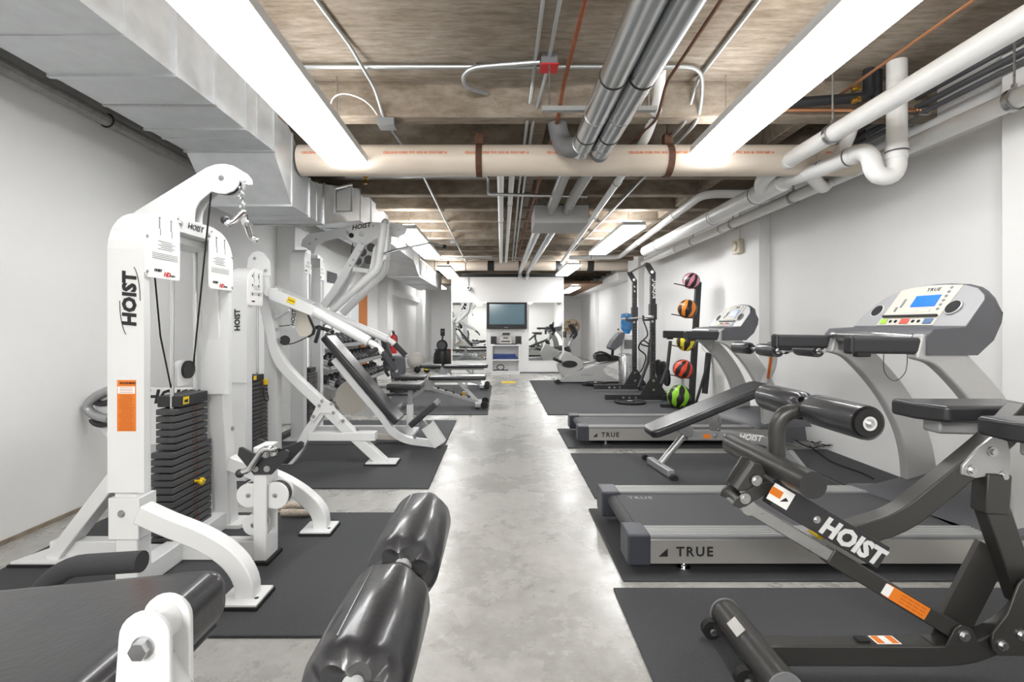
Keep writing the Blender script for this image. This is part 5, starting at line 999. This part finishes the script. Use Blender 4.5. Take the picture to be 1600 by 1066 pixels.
# cables by wall
for i, (lab, m, dx) in enumerate((('black power cord coiled on the mat by the right wall', 'rubb', 0), ('pale cord tangled with black cord by the right wall', 'silver', .06), ('grey cord lying nearest the wall behind the foam rollers', 'greyd', .14))):
    c = FL(1252, 700)+Vector((dx, 0, .02)); pts = [c+Vector((.22*math.cos(q*(1.3+.2*i))*(1-.03*q)+.05*q, .2*math.sin(q*1.7+i)*(1-.02*q), .015+.02*math.sin(q*3)+(.05 if int(q) % 4 == 2 else 0))) for q in range(14)]
    tag(MB().tube(spline(pts, 5), .007, 6).build('power_cord', m), lab, 'cord')
tag(MB().tube(spline([FL(1265, 700)+Vector((0, 0, .02)), FL(1300, 725)+Vector((0, 0, .02)), FL(1345, 742)+Vector((0, 0, .02)), FL(1365, 752)+Vector((0, 0, .02))], 5), .006, 6).build('power_cord', 'rubb'), 'single black cord running across the mat to the near treadmill', 'cord')
# ================= hyperextension bench (near right) =================
t = thing('hyperextension_bench', 'dark grey hyperextension bench with two foam rollers, nearest at right', 'exercise machine', (1.5, 1.75, .012)); Y = 1.72
MB().cyl((.906, 1.55, .092), (.906, 1.96, .092), .056, 40).build('foot_tube', 'dark', t); MB().cyl((.906, 1.544, .092), (.906, 1.55, .092), .057, 40).build('tube_cap', 'grey', t); MB().cyl((.906, 1.96, .092), (.906, 1.966, .092), .06, 40).build('tube_cap', 'grey', t)
for y in (1.66, 1.93):
    MB().cyl((.835, y-.014, .05), (.835, y+.014, .05), .036, 24).build('wheel', 'rubb', t); MB().box(.835, .90, y-.022, y-.017, .035, .075).box(.835, .90, y+.017, y+.022, .035, .075).build('wheel_fork', 'dark', t); bolts([(.835, y-.022, .05)], (0, -1, 0), t, .012, .006)
sk = MB().obox((.906-.035, 1.80, .138), .04, .08, .002, (.75, 0, .66), (0, 1, 0), (-.66, 0, .75)).build('info_sticker', 'silver', t)
MB().sweep(spline([(.93, Y, .102), (1.25, Y, .102), (1.55, Y, .102), (1.68, Y, .125), (1.80, Y, .19), (1.9, Y, .30)], 4), .06, .072).build('base_beam', 'dark', t, bevel=.005)
MB().obox((1.36, 1.722, .1395), .085, .045, .0015).build('step_label', 'sign', t); MB().obox((1.335, 1.722, .1405), .024, .04, .0012).obox((1.385, 1.722, .1405), .024, .04, .0012).build('label_band', 'orange', t); MB().obox((1.18+.1, 1.722, .143), .045, .03, .008).build('rubber_stop', 'rubb', t, bevel=.003)
MB().beam((1.55, Y, .138), (1.55, Y, .14), .064, .08).plate([(1.545, 1.686, .135), (1.665, 1.686, .14), (1.635, 1.686, .20), (1.60, 1.686, .212), (1.575, 1.686, .20)], (0, .006, 0)).plate([(1.545, 1.748, .135), (1.665, 1.748, .14), (1.635, 1.748, .20), (1.60, 1.748, .212), (1.575, 1.748, .20)], (0, .006, 0)).build('pivot_bracket', 'dark', t, bevel=.002)
bolts([(1.607, 1.686, .178)], (0, -1, 0), t, .016, .012)
A = Vector((1.60, Y, .178)); B = P(1160, 786, Y)
dr = (B-A).normalized(); LL = (B-A).length
MB().beam(A, A+dr*LL*.60, .048, .058).build('lower_strut', 'dark', t, bevel=.004); MB().beam(A+dr*LL*.58, B, .038, .045).build('telescoping_bar', 'steel', t, bevel=.003)
n_ = Vector((dr.z, 0, -dr.x)); n_ = n_ if n_.z > 0 else -n_
cx_ = A+dr*LL*.25+Vector((0, -.0255, 0)); XD2 = -dr
sl = sticker(cx_, XD2, n_, .17, .045, 'orange', t, 'warning_label'); sticker(A+dr*LL*.34+Vector((0, -.0265, 0)), XD2, n_, .03, .04, 'sign', sl, 'label_band')
mb = MB()
for i in range(4):
    for j in range(3): mb.obox(cx_+XD2*(-.015+i*.026)+n_*(-.012+j*.012)+Vector((0, -.001, 0)), .02, .003, .001, XD2, n_, XD2.cross(n_))
mb.build('label_text', 'orangel', sl)
MB().cyl(B+Vector((0, -.05, 0)), B+Vector((0, .09, 0)), .026, 24).build('pivot_roller', 'steel', t)
lk = [(1145, 790), (1150, 780), (1166, 768), (1185, 757), (1202, 753), (1215, 757), (1250, 780), (1240, 792), (1212, 775), (1196, 774), (1178, 784), (1166, 792), (1155, 795)]
MB().plate(pp(lk, 1.665), (0, .006, 0)).plate([p+Vector((0, .1, 0)) for p in pp(lk, 1.665)], (0, .006, 0)).build('link_plate', 'dark', t, bevel=.0015); bolts(pp([(1164, 779), (1182, 751)], 1.665), (0, -1, 0), t, .015, .01)
ck = [(1152, 766), (1178, 724), (1190, 726), (1196, 740), (1190, 757), (1168, 768)]
MB().plate(pp(ck, 1.672), (0, .008, 0)).plate([p+Vector((0, .085, 0)) for p in pp(ck, 1.672)], (0, .008, 0)).plate([P(1156, 768, 1.68), P(1184, 726, 1.68), P(1186, 733, 1.68), P(1162, 768, 1.68)], (0, .08, 0)).build('clevis', 'dark', t, bevel=.002)
a = P(1208, 768, 1.66); b = P(1372, 865, 1.66); d2 = (b-a).normalized(); n2 = Vector((-d2.z, 0, d2.x)); n2 = n2 if n2.z > 0 else -n2
MB().beam(a-n2*.005, b-n2*.005, .06, .085).build('carriage_box', 'darkf', t, bevel=.003)
text('HOIST', P(1331, 847, 1.628), d2, n2, .080, 'logo', t, bold=.004, shear=.12, space=1.02)
wl_ = sticker(P(1220, 776, 1.6285), d2, n2, .078, .06, 'sign', t, 'warning_label'); sticker(P(1213, 770, 1.6275), d2, n2, .042, .026, 'orange', wl_, 'label_band'); MB().plate([P(1218, 784, 1.627), P(1232, 784, 1.627), P(1228, 778, 1.627)], (0, -.0005, 0)).build('pictogram', 'ink', wl_)
bolts(pp([(1276, 812)], 1.63), (0, -1, 0), t, .01, .008)
k1 = P(1282, 838, 1.74); MB().tube([k1, k1+Vector((0, .05, 0))], .012, 12).build('adjust_knob', 'yellow', t)
MB().cyl((.963, 1.5, .76), (.963, 2.02, .76), .042, 40).build('foot_rest_tube', 'dark', t, sharp=60); MB().cyl((.963, 1.497, .76), (.963, 1.5, .76), .0425, 40).build('tube_cap', 'darkf', t)
MB().tube(fil([(.99, 1.74, .77), (.985, 1.74, .93), (1.09, 1.72, .965)], .12, 10), .027, 24).build('roller_post', 'dark', t)
MB().cyl((1.08, 1.42, .965), (1.08, 1.99, .965), .014).build('axle', 'steel', t)
roller((1.08, 1.43, .965), (1.08, 1.68, .965), .052, t, pa=False); roller((1.08, 1.73, .965), (1.08, 1.97, .965), .052, t, pb=False)
MB().cyl((1.08, 1.431, .965), (1.08, 1.425, .965), .042, 32).build('roller_core', 'rubb', t); MB().cyl((1.08, 1.425, .965), (1.08, 1.421, .965), .021, 24).build('washer', 'chrome', t); bolts([(1.08, 1.421, .965)], (0, -1, 0), t, .009, .01)
MB().sweep(fil([P(1322, 835, 1.74), P(1402, 812, 1.74), P(1500, 732, 1.74), P(1556, 686, 1.74), P(1600, 640, 1.74)], .08, 5), .062, .078).build('thigh_beam', 'dark', t, bevel=.005)
MB().plate(pp([(1503, 742), (1505, 728), (1530, 700), (1553, 682), (1575, 690), (1580, 712), (1576, 748), (1562, 752), (1548, 744), (1525, 748)], 1.70), (0, .012, 0)).build('gusset', 'joint', t, bevel=.003); bolts(pp([(1518, 735), (1550, 706), (1567, 744)], 1.70), (0, -1, 0), t, .014, .012)
MB().beam(P(1550, 738, 1.72), P(1546, 800, 1.72), .06, .085).beam(P(1548, 790, 1.73), P(1598, 935, 1.73), .055, .085).build('main_post', 'dark', t, bevel=.005)
MB().beam((1.60+.02, 1.76, .14), (1.78, 1.76, .45), .02, .12).build('post_brace', 'dark', t)
ng = [(1550, 1005), (1552, 990), (1575, 960), (1592, 915), (1600, 905), (1660, 900), (1680, 1025), (1562, 1026), (1553, 1018)]
MB().plate(pp(ng, 1.66), (0, .008, 0)).build('lower_gusset', 'dark', t, bevel=.002); bolts(pp([(1566, 1008), (1596, 992)], 1.66), (0, -1, 0), t, .015, .012)
for y0, y1, x0 in ((1.80, 2.0, 1.60), (1.42, 1.62, 1.58)):
    MB().plate([(x0, y1, .89), (x0, y0+.09, .89), (x0+.06, y0, .89), (x0+.42, y0, .89), (x0+.46, y1, .89)], (0, 0, .065)).build('thigh_pad', 'vinyl', t, bevel=.016, seg=4); MB().beam((x0+.08, (y0+y1)/2, .865), (x0+.44, (y0+y1)/2, .855), .08, .055).build('pad_mount', 'joint', t, bevel=.01)
MB().cyl((1.95, 1.4, .84), (1.95, 2.0, .84), .02).beam((1.9, 1.73, .3), (2.3, 1.73, .07), .06, .07).box(2.28, 2.38, 1.4, 2.05, .012, .08).build('rear_frame', 'dark', t)
MB().box(1.79, 1.83, 2.20, 2.24, .012, .05).build('transport_grip', 'rubb', t)
